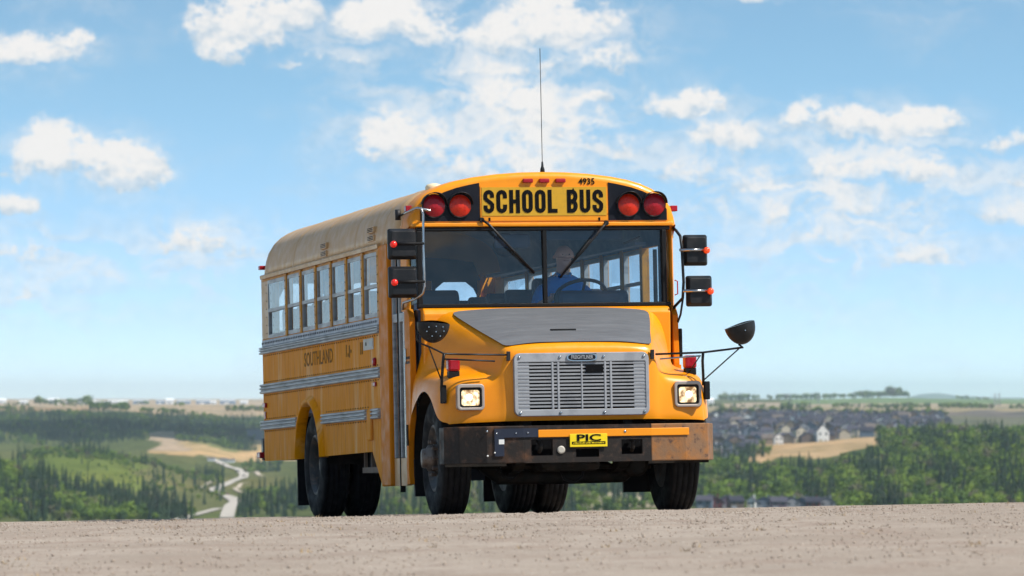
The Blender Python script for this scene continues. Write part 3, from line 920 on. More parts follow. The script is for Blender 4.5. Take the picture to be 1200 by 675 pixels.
# ---- hood and fenders: one smooth shell lofted from cross sections
def hood_shell():
    # each station: list of 8 (x, y, z), centre line to the fender's lower edge
    def az_(x, r=.585):
        return .50 + sqrt(max(0.0, r * r - x * x))
    S = []
    S.append([(-.31, 0, 1.785), (-.31, .5, 1.783), (-.31, .90, 1.762), (-.36, 1.05, 1.655), (-.45, 1.10, 1.42), (-.45, 1.13, 1.28), (-.45, 1.19, 1.16), (-.45, 1.20, az_(-.45))])
    S.append([(-.25, 0, 1.772), (-.25, .5, 1.77), (-.25, .89, 1.745), (-.32, 1.03, 1.62), (-.40, 1.085, 1.39), (-.40, 1.13, 1.265), (-.40, 1.19, 1.17), (-.40, 1.20, az_(-.40))])
    for x, zc, yr, zr, ys, zs, yv, zv, zf, zo in ((-.14, 1.735, .865, 1.705, .99, 1.53, 1.03, 1.325, 1.25, 1.185), (.08, 1.665, .81, 1.63, .92, 1.44, .955, 1.275, 1.245, 1.19),
                                                  (.30, 1.585, .745, 1.55, .84, 1.365, .875, 1.235, 1.225, 1.17), (.48, 1.53, .70, 1.495, .77, 1.31, .805, 1.20, 1.20, 1.145)):
        S.append([(x, 0, zc), (x, yr * .6, zc - .004), (x, yr, zr), (x, ys, zs), (x, yv, zv), (x, 1.04, zf), (x, 1.17, zo), (x, 1.19, az_(x))])
    S.append([(.62, 0, 1.485), (.62, .40, 1.482), (.62, .665, 1.45), (.61, .715, 1.27), (.595, .745, 1.185), (.575, 1.0, 1.18), (.555, 1.13, 1.12), (.555, 1.16, .80)])
    S.append([(.70, 0, 1.452), (.70, .39, 1.449), (.70, .645, 1.42), (.68, .69, 1.25), (.65, .72, 1.165), (.62, .98, 1.16), (.585, 1.105, 1.10), (.585, 1.14, .795)])
    S.append([(.745, 0, 1.42), (.745, .385, 1.418), (.742, .632, 1.393), (.715, .68, 1.235), (.69, .715, 1.13), (.655, .965, 1.125), (.60, 1.10, 1.07), (.60, 1.125, .79)])
    S.append([(.757, 0, 1.36), (.757, .385, 1.36), (.752, .625, 1.35), (.725, .68, 1.18), (.70, .715, 1.09), (.675, .955, 1.085), (.615, 1.095, 1.04), (.60, 1.12, .787)])
    S.append([(.765, 0, 1.08), (.765, .385, 1.08), (.758, .62, 1.08), (.73, .68, 1.03), (.71, .72, .99), (.69, .95, .98), (.63, 1.09, .96), (.605, 1.118, .784)])
    S.append([(.765, 0, .84), (.765, .385, .84), (.76, .62, .84), (.735, .68, .84), (.72, .73, .83), (.70, .95, .83), (.645, 1.085, .82), (.612, 1.114, .781)])
    S.append([(.755, 0, .795), (.755, .385, .795), (.75, .62, .795), (.73, .68, .795), (.712, .735, .792), (.692, .95, .788), (.642, 1.08, .783), (.615, 1.11, .778)])
    rows = [[(x, -y_, z) for x, y_, z in r[::-1]] + r[1:] for r in S]
    mb = MB().grid(rows)
    o = mb.build('hood', 'yellow', bus, sub=2, solid=.0)
    me = o.data
    at = me.attributes.new('crease_edge', 'FLOAT', 'EDGE')
    cr = [0.0] * len(me.edges)
    ncol = 15
    for i, e in enumerate(me.edges):
        a, b = e.vertices
        ca, cb = a % ncol, b % ncol
        ra, rb = a // ncol, b // ncol
        if ca == cb and ca in (0, 14):
            cr[i] = 0.9
        if ca == cb and ca in (5, 9) and max(ra, rb) <= 8:
            cr[i] = 0.35
        if ra == rb and ra in (0, 12):
            cr[i] = 0.8
    at.data.foreach_set('value', cr)
    return o, rows
hood, HROWS = hood_shell()
# matt grey panel on top of the hood, 6 mm proud
def smooth_rows():
    rows = []
    for r in HROWS[0:9]:
        c = [p for p in r]
        yr = c[9][1] * .99
        z0, z1, z2 = c[7][2], c[8][2], c[9][2]
        x = c[7][0]
        xx = x - .02 if r is HROWS[8] else x
        line = []
        for k in np.linspace(-1, 1, 13):
            y_ = k * yr
            a = abs(y_)
            z = np.interp(a, [0, c[8][1], c[9][1]], [z0, z1, z2])
            line.append((xx, y_, float(z) + .008 - .016 * max(0, (a / c[9][1]) - .8)))
        rows.append(line)
    return rows
R_ = smooth_rows()[1:8]
R_[0] = [(-.285, p[1], p[2] + .008) for p in R_[0]]
MB().grid(R_).build('hood_panel', 'hood_grey', hood, sub=1)
MB().box(.36, .40, -.16, .06, 1.562, 1.578).build('hood_scoop', 'black_rubber', hood, bevel=.004)

# cowl between hood and windscreen
MB().prism([(-.80, 1.0), (-.36, 1.0), (-.33, 1.745), (-.36, 1.785), (-.40, 1.798), (-.80, 1.798)], 1, -1.10, 1.10).build('cowl', 'yellow', bus, bevel=.012)
for s in (-1, 1):
    A = arch_pts(0, .50, .585, .30, n=20)
    A = [p for p in A if p[0] < -.43]
    poly = [(-.652, .285), (A[0][0], .285)] + A + [(-.43, 1.30), (-.44, 1.45), (-.45, 1.72), (-.52, 1.797), (-.652, 1.797)]
    cw = MB().prism(poly, 1, s * 1.15, s * 1.203).build('cowl_side', 'door_yellow', bus, bevel=.008)
    MB().box(-.60, -.56, s * 1.204, s * 1.216, .62, .80).build('latch', 'rust_bumper', cw)
    MB().box(-.57, -.53, s * .70, s * 1.16, .18, .50).build('splash_guard', 'black_rubber', bus)
    # wheel well
    MB().grid([[(x, s * .62, z), (x, s * 1.15, z)] for x, z in arch_pts(0, .50, .60, .42, n=14)]).build('wheel_well', 'chassis', bus)
    MB().grid([[(x, s * .45, z), (x, s * 1.175, z)] for x, z in arch_pts(RX, .50, .61, .50, n=14)]).build('wheel_well', 'chassis', bus)
MB().box(-.60, -.585, -1.215, -1.19, 1.34, 1.46).build('grab_handle', 'chrome', bus, bevel=.005)
for r_, z in enumerate((1.365, 1.325)):      # two lines of print worn past reading
    for k in range(6):
        x = -.625 + k * .030
        MB().box(x, x + .016 + .008 * ((k + r_) % 2), -1.2055, -1.203, z, z + .022).build('worn_print', 'rust_bumper', bus)

# ---- grille
XG = .772
def rrect(y0, y1, z0, z1, r, n=5):
    p = []
    for cx_, cz_, a0 in ((y1 - r, z1 - r, 0), (y0 + r, z1 - r, 90), (y0 + r, z0 + r, 180), (y1 - r, z0 + r, 270)):
        p += [(cx_ + r * cos(radians(a0 + 90 * k / n)), cz_ + r * sin(radians(a0 + 90 * k / n))) for k in range(n + 1)]
    return p
def ring(mb, o1, i1, x0, x1):
    n = len(o1)
    vs = [(x0, *p) for p in o1] + [(x1, *p) for p in o1] + [(x1, *p) for p in i1] + [(x0, *p) for p in i1]
    fs = []
    for k in range(n):
        j = (k + 1) % n
        fs += [(k, j, n + j, n + k), (n + k, n + j, 2 * n + j, 2 * n + k), (2 * n + k, 2 * n + j, 3 * n + j, 3 * n + k)]
    mb.add(vs, fs)
G0, G1, GZ0, GZ1 = -.585, .585, .832, 1.362
gm = MB()
ring(gm, rrect(G0, G1, GZ0, GZ1, .055), rrect(-.555, .555, .888, 1.285, .01), XG - .03, XG + .022)
grille = gm.build('grille', 'grille_metal', bus, bevel=.005)
MB().box(XG - .008, XG - .003, -.55, .55, .89, 1.285).build('grille_backing', 'ink', grille)
for i in range(13):
    z = .905 + i * .0298
    MB().prism([(XG + .016, z), (XG + .018, z + .0145), (XG + .004, z + .0165), (XG + .002, z + .003)], 1, -.554, .554 if i < 11 else .554).build('grille_slat', 'grille_metal', grille)
for y0, y1 in ((-.555, -.455), (-.262, -.245), (-.212, -.195), (.195, .212), (.245, .262), (.455, .555), (-.006, .006)):
    MB().box(XG - .008, XG + .0125 if abs(y0 + y1) > .8 else XG + .021, y0, y1, .889, 1.284).build('grille_bar', 'grille_metal', grille, bevel=.002)
MB().box(XG + .018, XG + .026, .035, .185, 1.195, 1.262).build('grille_gap', 'ink', grille)
for yy in (-.54, -.19, .19, .54):
    for zz in (1.325, .858):
        MB().lathe([(0, .012), (.006, .012), (.010, .006)], (XG + .022, yy, zz), 0, 10).build('bolt', 'chrome', grille)
em = MB()
ov = [( .132 * (1 if abs(cos(a)) < .01 else abs(cos(a)) ** .55 * (1 if cos(a) > 0 else -1)), .034 * abs(sin(a)) ** .7 * (1 if sin(a) > 0 else -1)) for a in np.linspace(0, 2 * pi, 29)[:-1]]
em.prism([(p[0], 1.322 + p[1]) for p in ov], 0, XG + .022, XG + .032)
emb = em.build('emblem', 'chrome', grille, bevel=.004)
MB().prism([(p[0] * .9, 1.322 + p[1] * .75) for p in ov], 0, XG + .032, XG + .0345).build('emblem_field', 'black_panel', grille)
front_text('FREIGHTLINER', XG + .0365, 0, 1.322, .032, 'grille_metal', grille, 'emblem_lettering', bold=.02, xs=.66)

# ---- headlights
for s in (-1, 1):
    yc = s * .945
    hx0, hx1 = .665, .722
    hl = MB()
    ring(hl, rrect(yc - .118, yc + .118, .892, 1.112, .035), rrect(yc - .095, yc + .095, .915, 1.082, .02), hx0, hx1)
    ho = hl.build('headlight', 'bezel', bus, bevel=.006)
    hr = MB()
    ring(hr, rrect(yc - .095, yc + .095, .915, 1.082, .02), rrect(yc - .078, yc + .078, .93, 1.062, .02), hx0, hx1 - .012)
    hr.build('inner_ring', 'chassis', ho)
    MB().prism(rrect(yc - .079, yc + .079, .929, 1.063, .02), 0, hx0, hx1 - .02).build('lens', 'headlight_lens', ho, bevel=.006)
    MB().lathe([(0, .03), (.004, .026), (.007, .012)], (hx1 - .02, yc + s * .012, 1.0), 0, 16).build('bulb_glow', 'headlight_core', ho)
    # red lamp on the fender
    rl = MB().box(.42, .52, s * 1.035 - .052, s * 1.035 + .052, 1.225, 1.335).build('fender_lamp', 'red_lens', bus, bevel=.02)
    MB().box(.43, .51, s * 1.035 - .045, s * 1.035 + .045, 1.17, 1.227).build('lamp_foot', 'black_rubber', rl)
    # hinge strap at the fender's outer front
    MB().box(.56, .60, s * 1.125, s * 1.175, .955, 1.11).build('hood_latch', 'black_rubber', bus, bevel=.008)

# ---- bumper, swept at the ends
bp = [(.52, -1.18), (.66, -1.172), (.82, -1.08), (.915, -.86), (.95, -.55), (.95, .55), (.915, .86), (.82, 1.08), (.66, 1.172), (.52, 1.18)]
def bumper_piece(i0, i1, z0=.44, z1=.752):
    q = bp[i0:i1 + 1]
    k = [(x - .04, y_ * .975) for x, y_ in q[::-1]]
    return MB().prism(q + k, 2, z0, z1)
bm_ = bumper_piece(0, 4)
bumper = empty('bumper')
bumper.parent = bus
bm_.build('bumper_end', 'rust_bumper', bumper, bevel=.008)
bumper_piece(5, 9).build('bumper_end', 'rust_bright', bumper, bevel=.008)
# centre section with its three openings
cb = MB()
X0, X1 = .91, .949
cuts = [(-.49, -.305, .50, .635), (.29, .472, .50, .625), (-.105, .095, .482, .552)]
ys_ = [-.55, -.49, -.305, -.105, .095, .29, .472, .55]
for a, b in zip(ys_[:-1], ys_[1:]):
    c = [q for q in cuts if abs(q[0] - a) < 1e-6 and abs(q[1] - b) < 1e-6]
    if c:
        cb.box(X0, X1, a, b, .44, c[0][2])
        cb.box(X0, X1, a, b, c[0][3], .752)
    else:
        cb.box(X0, X1, a, b, .44, .752)
cb.build('bumper_face', 'rust_bumper', bumper)
MB().box(.80, .81, -.6, .6, .45, .74).build('bumper_backing', 'ink', bumper)
MB().tube([(.83, -.40, .63), (.90, -.40, .60), (.91, -.40, .56), (.86, -.40, .53)], .018).build('tow_hook', 'chassis', bumper)
MB().tube([(.83, .40, .63), (.90, .40, .60), (.91, .40, .56), (.86, .40, .53)], .018).build('tow_hook', 'chassis', bumper)
MB().lathe([(0, .032), (.01, .034), (.014, .022)], (.949, -.235, .545), 0, 14).build('bumper_light', 'decal', bumper)
# yellow strip along the bumper's top edge
q = [(.953, -.43), (.953, .55), (.936, .72), (.915, .89)]
MB().prism(q + [(x - .012 + .02, y_) for x, y_ in q[::-1]], 2, .652, .715).build('bumper_strip', 'yellow', bumper, bevel=.004)
q = [(.953, -.432), (.951, -.56), (.925, -.80)]
MB().prism(q + [(x + .008, y_) for x, y_ in q[::-1]], 2, .655, .73).build('bumper_plate', 'navy_steel', bumper)
MB().prism([(.926, -.80), (.934, -.72), (.942, -.72), (.934, -.80)], 2, .50, .73).build('bumper_plate', 'navy_steel', bumper)
for yy, zz, r_ in ((-.62, .69, .008), (-.52, .692, .008), (-.78, .69, .009), (-.86, .71, .010), (-.80, .53, .007), (-.86, .505, .008), (.32, .69, .012)):
    xx = float(np.interp(abs(yy), [.55, .86, 1.08], [.951, .916, .821])) + .006
    MB().lathe([(0, r_), (.006, r_), (.01, r_ * .5)], (xx, yy, zz), 0, 10).build('bolt', 'chrome' if zz > .6 else 'white_paint', bumper)
MB().add([(.940, -.765, .60), (.946, -.72, .60), (.946, -.72, .64), (.940, -.765, .64)], [(0, 1, 2, 3)]).build('sticker', 'white_paint', bumper)
plate = MB().box(.966, .972, -.162, .162, .566, .676).build('front_plate', 'plate_yellow', bus, bevel=.003)
front_text('PIC', .9745, 0, .640, .056, 'ink', plate, 'plate_lettering', bold=.035, xs=1.9)
MB().box(.972, .9735, -.145, .145, .588, .611).build('plate_band', 'ink', plate)
for k in range(22):   # a line of print too small to read
    y0 = -.135 + k * .0124
    MB().box(.9735, .9742, y0, y0 + (.008 if k % 4 else .005), .594, .594 + (.011 if k % 3 else .008)).build('print_mark', 'plate_yellow', plate)

# ---- wheels
def tyre_prof(w, R):
    h = w / 2
    p = [(-h * .78, R * .56), (-h * .98, R * .66), (-h * 1.0, R * .78), (-h * .93, R * .90), (-h * .86, R * .955), (-h * .80, R * .985)]
    for t in (-.55, -.18, .18, .55):
        g = .035
        p += [((t - g) * h * 1.0, R), ((t - g * .7) * h, R - .014), ((t + g * .7) * h, R - .014), ((t + g) * h, R)]
    p += [(h * .80, R * .985), (h * .86, R * .955), (h * .93, R * .90), (h * 1.0, R * .78), (h * .98, R * .66), (h * .78, R * .56)]
    return p
def wheel(x, y_, s, front, w=.275, R=.502):
    e = empty('wheel')
    e.parent = bus
    e.location = (x, y_, R)
    MB().lathe(tyre_prof(w, R), (0, 0, 0), 1, 56, cap=False).build('tyre', 'tyre', e)
    h = w / 2
    if front:
        pr = [(s * h * .80, R * .57), (s * h * .86, R * .53), (s * h * .62, R * .50), (s * h * .45, R * .42), (s * h * .50, R * .30), (s * h * .75, R * .27), (s * h * .80, 0.06), (s * h * .8, 0.001)]
    else:
        pr = [(s * h * .80, R * .57), (s * h * .86, R * .53), (s * h * .4, R * .50), (-s * h * .5, R * .46), (-s * h * .6, R * .30), (-s * h * .4, R * .26), (-s * h * .2, .10), (-s * h * .2, .001)]
    MB().lathe(pr, (0, 0, 0), 1, 40, cap=False).build('rim', 'rim', e)
    MB().lathe([(-s * h * .79, R * .57), (-s * h * .6, R * .2), (-s * h * .6, .001)], (0, 0, 0), 1, 32, cap=False).build('inner_rim', 'rim', e)
    y2 = s * h * .8 if front else -s * h * .3
    MB().lathe([(y2 - s * .02, .115), (y2 + s * .05, .11), (y2 + s * .065, .085), (y2 + s * .10, .08), (y2 + s * .105, .03)], (0, 0, 0), 1, 20).build('hub', 'hub', e)
    me = MB().lathe([(0, .020), (s * .045, .018), (s * .05, .01)], (0, 0, 0), 1, 6, smooth=False).mesh('lug_nut')
    me.materials.append(MATS['hub'])
    for k in range(10):
        a = 2 * pi * k / 10
        n_ = link('lug_nut', me, e)
        n_.location = (cos(a) * .145, s * h * .72 if front else -s * h * .45, sin(a) * .145)
    return e
for s in (-1, 1):
    w_ = wheel(0, s * 1.0, s, True)
    w_.rotation_euler = (0, 0, radians(-2.0))
    wheel(RX, s * 1.07, s, False)
    wheel(RX, s * .76, s, False)
# ---- running gear
g = MB()
for s in (-1, 1):
    g.box(-7.2, .62, s * .40, s * .48, .62, .86)
g.box(-7.2, -7.1, -.48, .48, .62, .86)
g.box(.50, .60, -.48, .48, .55, .75)
g.build('chassis_frame', 'chassis', bus)
MB().tube([(0, -.9, .47), (0, -.72, .46), (0, -.55, .33), (0, 0, .32), (0, .55, .33), (0, .72, .46), (0, .9, .47)], [.05, .06, .065, .06, .065, .06, .05], 10).build('front_axle', 'chassis', bus)
ra = MB().tube([(RX, -.9, .50), (RX, -.35, .50), (RX, 0, .50), (RX, .35, .50), (RX, .9, .50)], [.075, .085, .20, .085, .075], 14).build('rear_axle', 'chassis', bus)
MB().tube([(-.2, 0, .60), (RX + .2, 0, .52)], .055, 10).build('drive_shaft', 'chassis', bus)
MB().box(.05, .55, -.30, .22, .37, .72).build('engine_sump', 'chassis', bus, bevel=.05)
MB().tube([(.18, -.75, .42), (.18, .75, .40)], .022, 8).build('tie_rod', 'chassis', bus)
for s in (-1, 1):
    MB().grid([[(x, s * .41, z), (x, s * .50, z)] for x, z in ((-.62, .62), (-.3, .45), (0, .40), (.3, .45), (.62, .60))], False).build('leaf_spring', 'chassis', bus, solid=.07)
    MB().grid([[(x, s * .41, z), (x, s * .50, z)] for x, z in ((-5.6, .66), (-5.2, .56), (-4.79, .52), (-4.4, .56), (-4.0, .66))], False).build('leaf_spring', 'chassis', bus, solid=.08)
    MB().box(-5.50, -5.47, s * .62, s * 1.22, .12, .62).build('mud_flap', 'black_rubber', bus)
MB().tube([(.35, -.10, .40), (.36, -.06, .30), (.36, .02, .27), (.35, .1, .32), (.34, .12, .42)], .011, 6).build('brake_hose', 'black_rubber', bus)
MB().tube([(.30, -.62, .42), (.30, -.58, .33), (.30, -.50, .31), (.28, -.44, .36)], .010, 6).build('brake_hose', 'black_rubber', bus)
MB().lathe([(-.02, .10), (.12, .11), (.18, .06)], (.15, .60, .42), 0, 14).build('brake_chamber', 'chassis', bus)
MB().box(-3.9, -2.1, -.50, .50, .42, .62).build('fuel_tank', 'chassis', bus, bevel=.05)
tr_ = MB().box(-3.0, -2.06, -1.10, -1.04, .405, .455).build('battery_tray', 'mud', bus)
for x in (-2.98, -2.66, -2.30):
    MB().box(x, x + .03, -1.09, -1.06, .455, .59).build('tray_strut', 'mud', tr_)
MB().box(-3.0, -2.06, -1.03, -.6, .40, .60).build('battery_box', 'chassis', bus)
# entrance step
MB().box(-1.5, -.66, -1.15, -.7, .285, .31).build('entrance_step', 'floor_rubber', bus)
MB().box(-1.15, -1.12, -1.15, -.4, .31, 1.0).build('stair_wall', 'interior_dark', bus)

# ---- mirrors
def flat_mirror(y0, y1, z0, z1, x, lamp_y, lm, s):
    m = MB()
    yc, zc = (y0 + y1) / 2, (z0 + z1) / 2
    o1 = rrect(y0, y1, z0, z1, .02)
    i1 = [(yc + (p[0] - yc) * .80, zc + (p[1] - zc) * .80) for p in o1]
    n = len(o1)
    vs = [(x - .05, *p) for p in o1] + [(x - .02, *p) for p in o1] + [(x + .02, *p) for p in i1]
    fs = [list(range(n))[::-1], list(range(2 * n, 3 * n))]
    for k in range(n):
        j = (k + 1) % n
        fs += [(k, j, n + j, n + k), (n + k, n + j, 2 * n + j, 2 * n + k)]
    m.add(vs, fs)
    mo = m.build('rear_view_mirror', 'black_plastic', bus, bevel=.004)
    yb = y1 if s < 0 else y0
    MB().tube([(x + .035, yb + s * (-.05), zc + .0), (x + .035, lamp_y, zc)], .013, 8).build('mirror_bracket', 'chrome' if s > 0 else 'black_rubber', mo)
    MB().lathe([(0, .029), (.02, .029), (.033, .02), (.037, .006)], (x + .03, lamp_y, zc - .005), 0, 16).build('mirror_lamp', lm, mo)
flat_mirror(-1.405, -1.15, 2.215, 2.48, -.30, -1.368, 'red_lamp', -1)
flat_mirror(-1.405, -1.15, 1.885, 2.155, -.30, -1.366, 'red_lamp', -1)
flat_mirror(1.225, 1.44, 2.14, 2.41, -.30, 1.418, 'orange_lamp', 1)
flat_mirror(1.245, 1.475, 1.785, 2.053, -.30, 1.445, 'orange_lamp', 1)
def rod(name, pts, r, m='chrome'):
    return MB().tube(pts, r, 8).build(name, m, bus)
rod('mirror_arm', [(-.62, -1.25, 2.60), (-.40, -1.20, 2.63), (-.30, -1.15, 2.655), (-.275, -1.115, 2.65), (-.27, -1.10, 2.60), (-.27, -1.105, 2.30), (-.27, -1.10, 1.98), (-.28, -1.115, 1.92), (-.34, -1.17, 1.875), (-.50, -1.24, 1.85), (-.62, -1.22, 1.80)], .011)
rod('mirror_stay', [(-.28, -1.11, 2.645), (-.45, -.90, 2.62), (-.575, -.72, 2.575)], .012)
rod('mirror_clamp', [(-.60, -1.25, 2.57), (-.60, -1.25, 2.66)], .025, 'black_plastic')
rod('mirror_arm', [(-.66, 1.225, 2.50), (-.45, 1.20, 2.455), (-.34, 1.205, 2.40), (-.30, 1.205, 2.30), (-.30, 1.215, 2.00), (-.32, 1.21, 1.86), (-.45, 1.17, 1.79), (-.62, 1.22, 1.76)], .013, 'black_plastic')
rod('mirror_stay', [(-.33, 1.215, 1.86), (-.40, 1.21, 1.72), (-.45, 1.20, 1.66), (-.52, 1.19, 1.63)], .010, 'black_plastic')
# crossover mirrors: domes cut flat at the top
def bowl(yc, zc, x, w, h, tilt, name_m, s):
    rows = []
    n, k = 18, 8
    for i in range(k + 1):
        ph = i / k * pi / 2
        row = []
        for j in range(n + 1):
            a = pi + pi * j / n
            rad = cos(ph)
            yy, zz, xx = w * rad * cos(a), h * rad * sin(a), .11 * sin(ph) 
            row.append((x + xx, yc + yy * cos(tilt) - zz * sin(tilt), zc + yy * sin(tilt) + zz * cos(tilt)))
        rows.append(row)
    m = MB().grid(rows)
    top = [(x - .02, yc + t * w * cos(tilt), zc + t * w * sin(tilt)) for t in np.linspace(-1, 1, 9)]
    top2 = [(x + .11 * sqrt(max(0, 1 - t * t)), yc + t * w * cos(tilt) - .018 * sin(tilt), zc + t * w * sin(tilt) + .018 * (1 - t * t)) for t in np.linspace(-1, 1, 9)]
    m.grid([top, top2])
    back = [rows[0][j] for j in range(n + 1)]
    m.add(back, [list(range(n + 1))])
    o = m.build('crossover_mirror', 'black_plastic', bus)
    me = MB().lathe([(0, .0065), (.006, .005)], (0, 0, 0), 0, 8).mesh('stud')
    me.materials.append(MATS['chrome'])
    for (yy, zz) in ((-.06, -.035), (0, -.03), (.06, -.035), (-.075, -.07), (0, -.075), (.07, -.07), (-.03, -.11), (.04, -.11)) if s < 0 else ((.02, -.05),):
        st_ = link('stud', me, o)
        st_.location = (x + .11 * sqrt(max(.05, 1 - (yy / w) ** 2 - (zz / h) ** 2)) + .001, yc + yy, zc + zz)
    return o
bowl(-1.297, 1.618, .90, .14, .165, radians(-5), '', -1)
bowl(1.355, 1.575, .90, .135, .17, radians(16), '', 1)
rod('crossover_arm', [(.76, -.61, 1.35), (.70, -1.0, 1.362), (.68, -1.16, 1.37), (.80, -1.30, 1.42), (.88, -1.41, 1.455), (.90, -1.44, 1.49), (.89, -1.42, 1.56)], .008, 'black_plastic')
rod('crossover_arm', [(.75, -.74, 1.30), (.68, -1.16, 1.325)], .007, 'black_plastic')
rod('crossover_post', [(.58, -1.165, 1.05), (.60, -1.165, 1.15), (.66, -1.165, 1.30), (.68, -1.16, 1.37)], .013, 'black_plastic')
rod('crossover_brace', [(.60, -1.165, 1.14), (.78, -1.31, 1.42)], .006, 'black_plastic')
rod('crossover_arm', [(.76, .655, 1.34), (.70, 1.09, 1.352), (.80, 1.28, 1.372), (.88, 1.39, 1.385), (.89, 1.35, 1.41)], .009, 'black_plastic')
rod('crossover_arm', [(.73, .70, 1.30), (.66, 1.08, 1.325)], .007, 'chrome')
rod('crossover_post', [(.58, 1.12, 1.08), (.62, 1.11, 1.15), (.66, 1.095, 1.28), (.70, 1.09, 1.35)], .012, 'black_plastic')
rod('crossover_brace', [(.60, 1.12, 1.12), (.86, 1.36, 1.375)], .006, 'black_plastic')
rod('crossover_brace', [(.50, 1.02, 1.19), (.66, 1.07, 1.32)], .005, 'black_plastic')
for s in (-1, 1):
    MB().box(.745, .775, s * .625 - .015, s * .625 + .015, 1.30, 1.38).build('arm_mount', 'black_plastic', bus, bevel=.004)
MB().box(-.50, -.44, 1.205, 1.235, 1.35, 1.60).build('air_intake', 'black_rubber', bus, bevel=.01)
MB().tube([(-.62, 1.225, 1.90), (-.62, 1.25, 1.91), (-.62, 1.25, 2.02), (-.62, 1.225, 2.03)], .006, 6).build('grab_handle', 'red_lens', bus)

# ---- inside
MB().box(-7.25, -.46, -1.17, 1.17, .97, 1.0).build('floor', 'floor_rubber', bus)
MB().prism([(-.45, 1.0), (-.45, 1.79), (-.65, 1.83), (-.95, 1.80), (-1.0, 1.55), (-.85, 1.0)], 1, -.30, 1.12).build('dashboard', 'interior_dark', bus, bevel=.03)
MB().prism([(-.80, 1.80), (-.80, 1.93), (-.86, 1.965), (-.96, 1.95), (-1.02, 1.80)], 1, .22, .86).build('instrument_binnacle', 'seat_vinyl', bus, bevel=.05)
MB().prism([(-.45, 1.0), (-.45, 1.78), (-.62, 1.80), (-.75, 1.0)], 1, -1.12, -.30).build('front_bulkhead', 'interior_dark', bus)
seat_b = MB().box(0, .42, -.46, .46, .36, .46)
seat_bk = MB().prism([(-.02, .40), (.10, .40), (.03, 1.0), (-.01, 1.06), (-.08, 1.06), (-.10, 1.0)], 1, -.46, .46)
sm, bkm = seat_b.mesh('cushion'), seat_bk.mesh('seat_back')
for q in (sm, bkm):
    q.materials.append(MATS['seat_vinyl'])
lm_ = MB().box(.02, .05, -.4, -.37, 0, .36).box(.36, .39, -.4, -.37, 0, .36).box(.02, .05, .37, .4, 0, .36).box(.36, .39, .37, .4, 0, .36).mesh('seat_frame')
lm_.materials.append(MATS['chassis'])
for r_ in range(6):
    for s in (-1, 1):
        e = empty('passenger_seat')
        e.parent = bus
        e.location = (-2.75 - r_ * .74, s * .68, 1.0)
        link('cushion', sm, e, bevel=.03)
        link('seat_back', bkm, e, bevel=.03)
        link('seat_frame', lm_, e)
MB().box(-2.02, -1.98, .30, 1.15, 1.25, 1.98).build('driver_barrier', 'interior_dark', bus, bevel=.01)
MB().box(-1.62, -1.58, -1.15, -.35, 1.2, 1.85).build('entry_barrier', 'seat_vinyl', bus, bevel=.03)
ds = empty('driver_seat')
ds.parent = bus
ds.location = (-1.62, .50, 1.0)
MB().box(-.22, .26, -.25, .25, .38, .50).build('cushion', 'seat_vinyl', ds, bevel=.04)
MB().prism([(-.30, .48), (-.17, .48), (-.23, 1.05), (-.26, 1.12), (-.34, 1.12), (-.37, 1.05)], 1, -.24, .24).build('seat_back', 'seat_vinyl', ds, bevel=.05)
MB().lathe([(0, .16), (.30, .10), (.38, .10)], (0, 0, 0), 2, 16).build('pedestal', 'chassis', ds)
# steering wheel, raked
SWC, SWR = Vector((-1.12, .50, 1.93)), .225
swn = Vector((-.55, 0, .83)).normalized()
e1 = Vector((0, 1, 0))
e2 = swn.cross(e1)
swp = [SWC + (e1 * cos(a) + e2 * sin(a)) * SWR for a in np.linspace(0, 2 * pi, 33)[:-1]]
sw = MB().tube(swp, .016, 8, closed=True).build('steering_wheel', 'black_plastic', bus)
for a in (.3, pi - .3, -pi / 2):
    MB().tube([SWC - swn * .03, SWC + (e1 * cos(a) + e2 * sin(a)) * SWR], .012, 6).build('spoke', 'black_plastic', sw)
MB().tube([SWC - swn * .02, SWC - swn * .35], .035, 10).build('steering_column', 'black_plastic', bus)
MB().tube([(-.72, .95, 2.42), (-.75, .80, 2.36)], .01).build('visor_arm', 'black_plastic', bus)
MB().box(-.80, -.78, .05, .80, 2.40, 2.50).build('sun_visor', 'interior_dark', bus)
im = MB().prism(rrect(-.16, .16, 2.33, 2.45, .03), 0, -.78, -.75).build('interior_mirror', 'interior_dark', bus, bevel=.01)
im.location = (0, -.20, 0)
MB().lathe([(0, .10), (.05, .11), (.08, .05)], (-.86, -.25, 2.36), 0, 14).build('fan', 'black_plastic', bus)
for yy in (-1.08, 1.08):
    MB().box(-6.9, -1.2, yy - .05, yy + .05, 2.37, 2.40).build('luggage_rail', 'interior', bus)

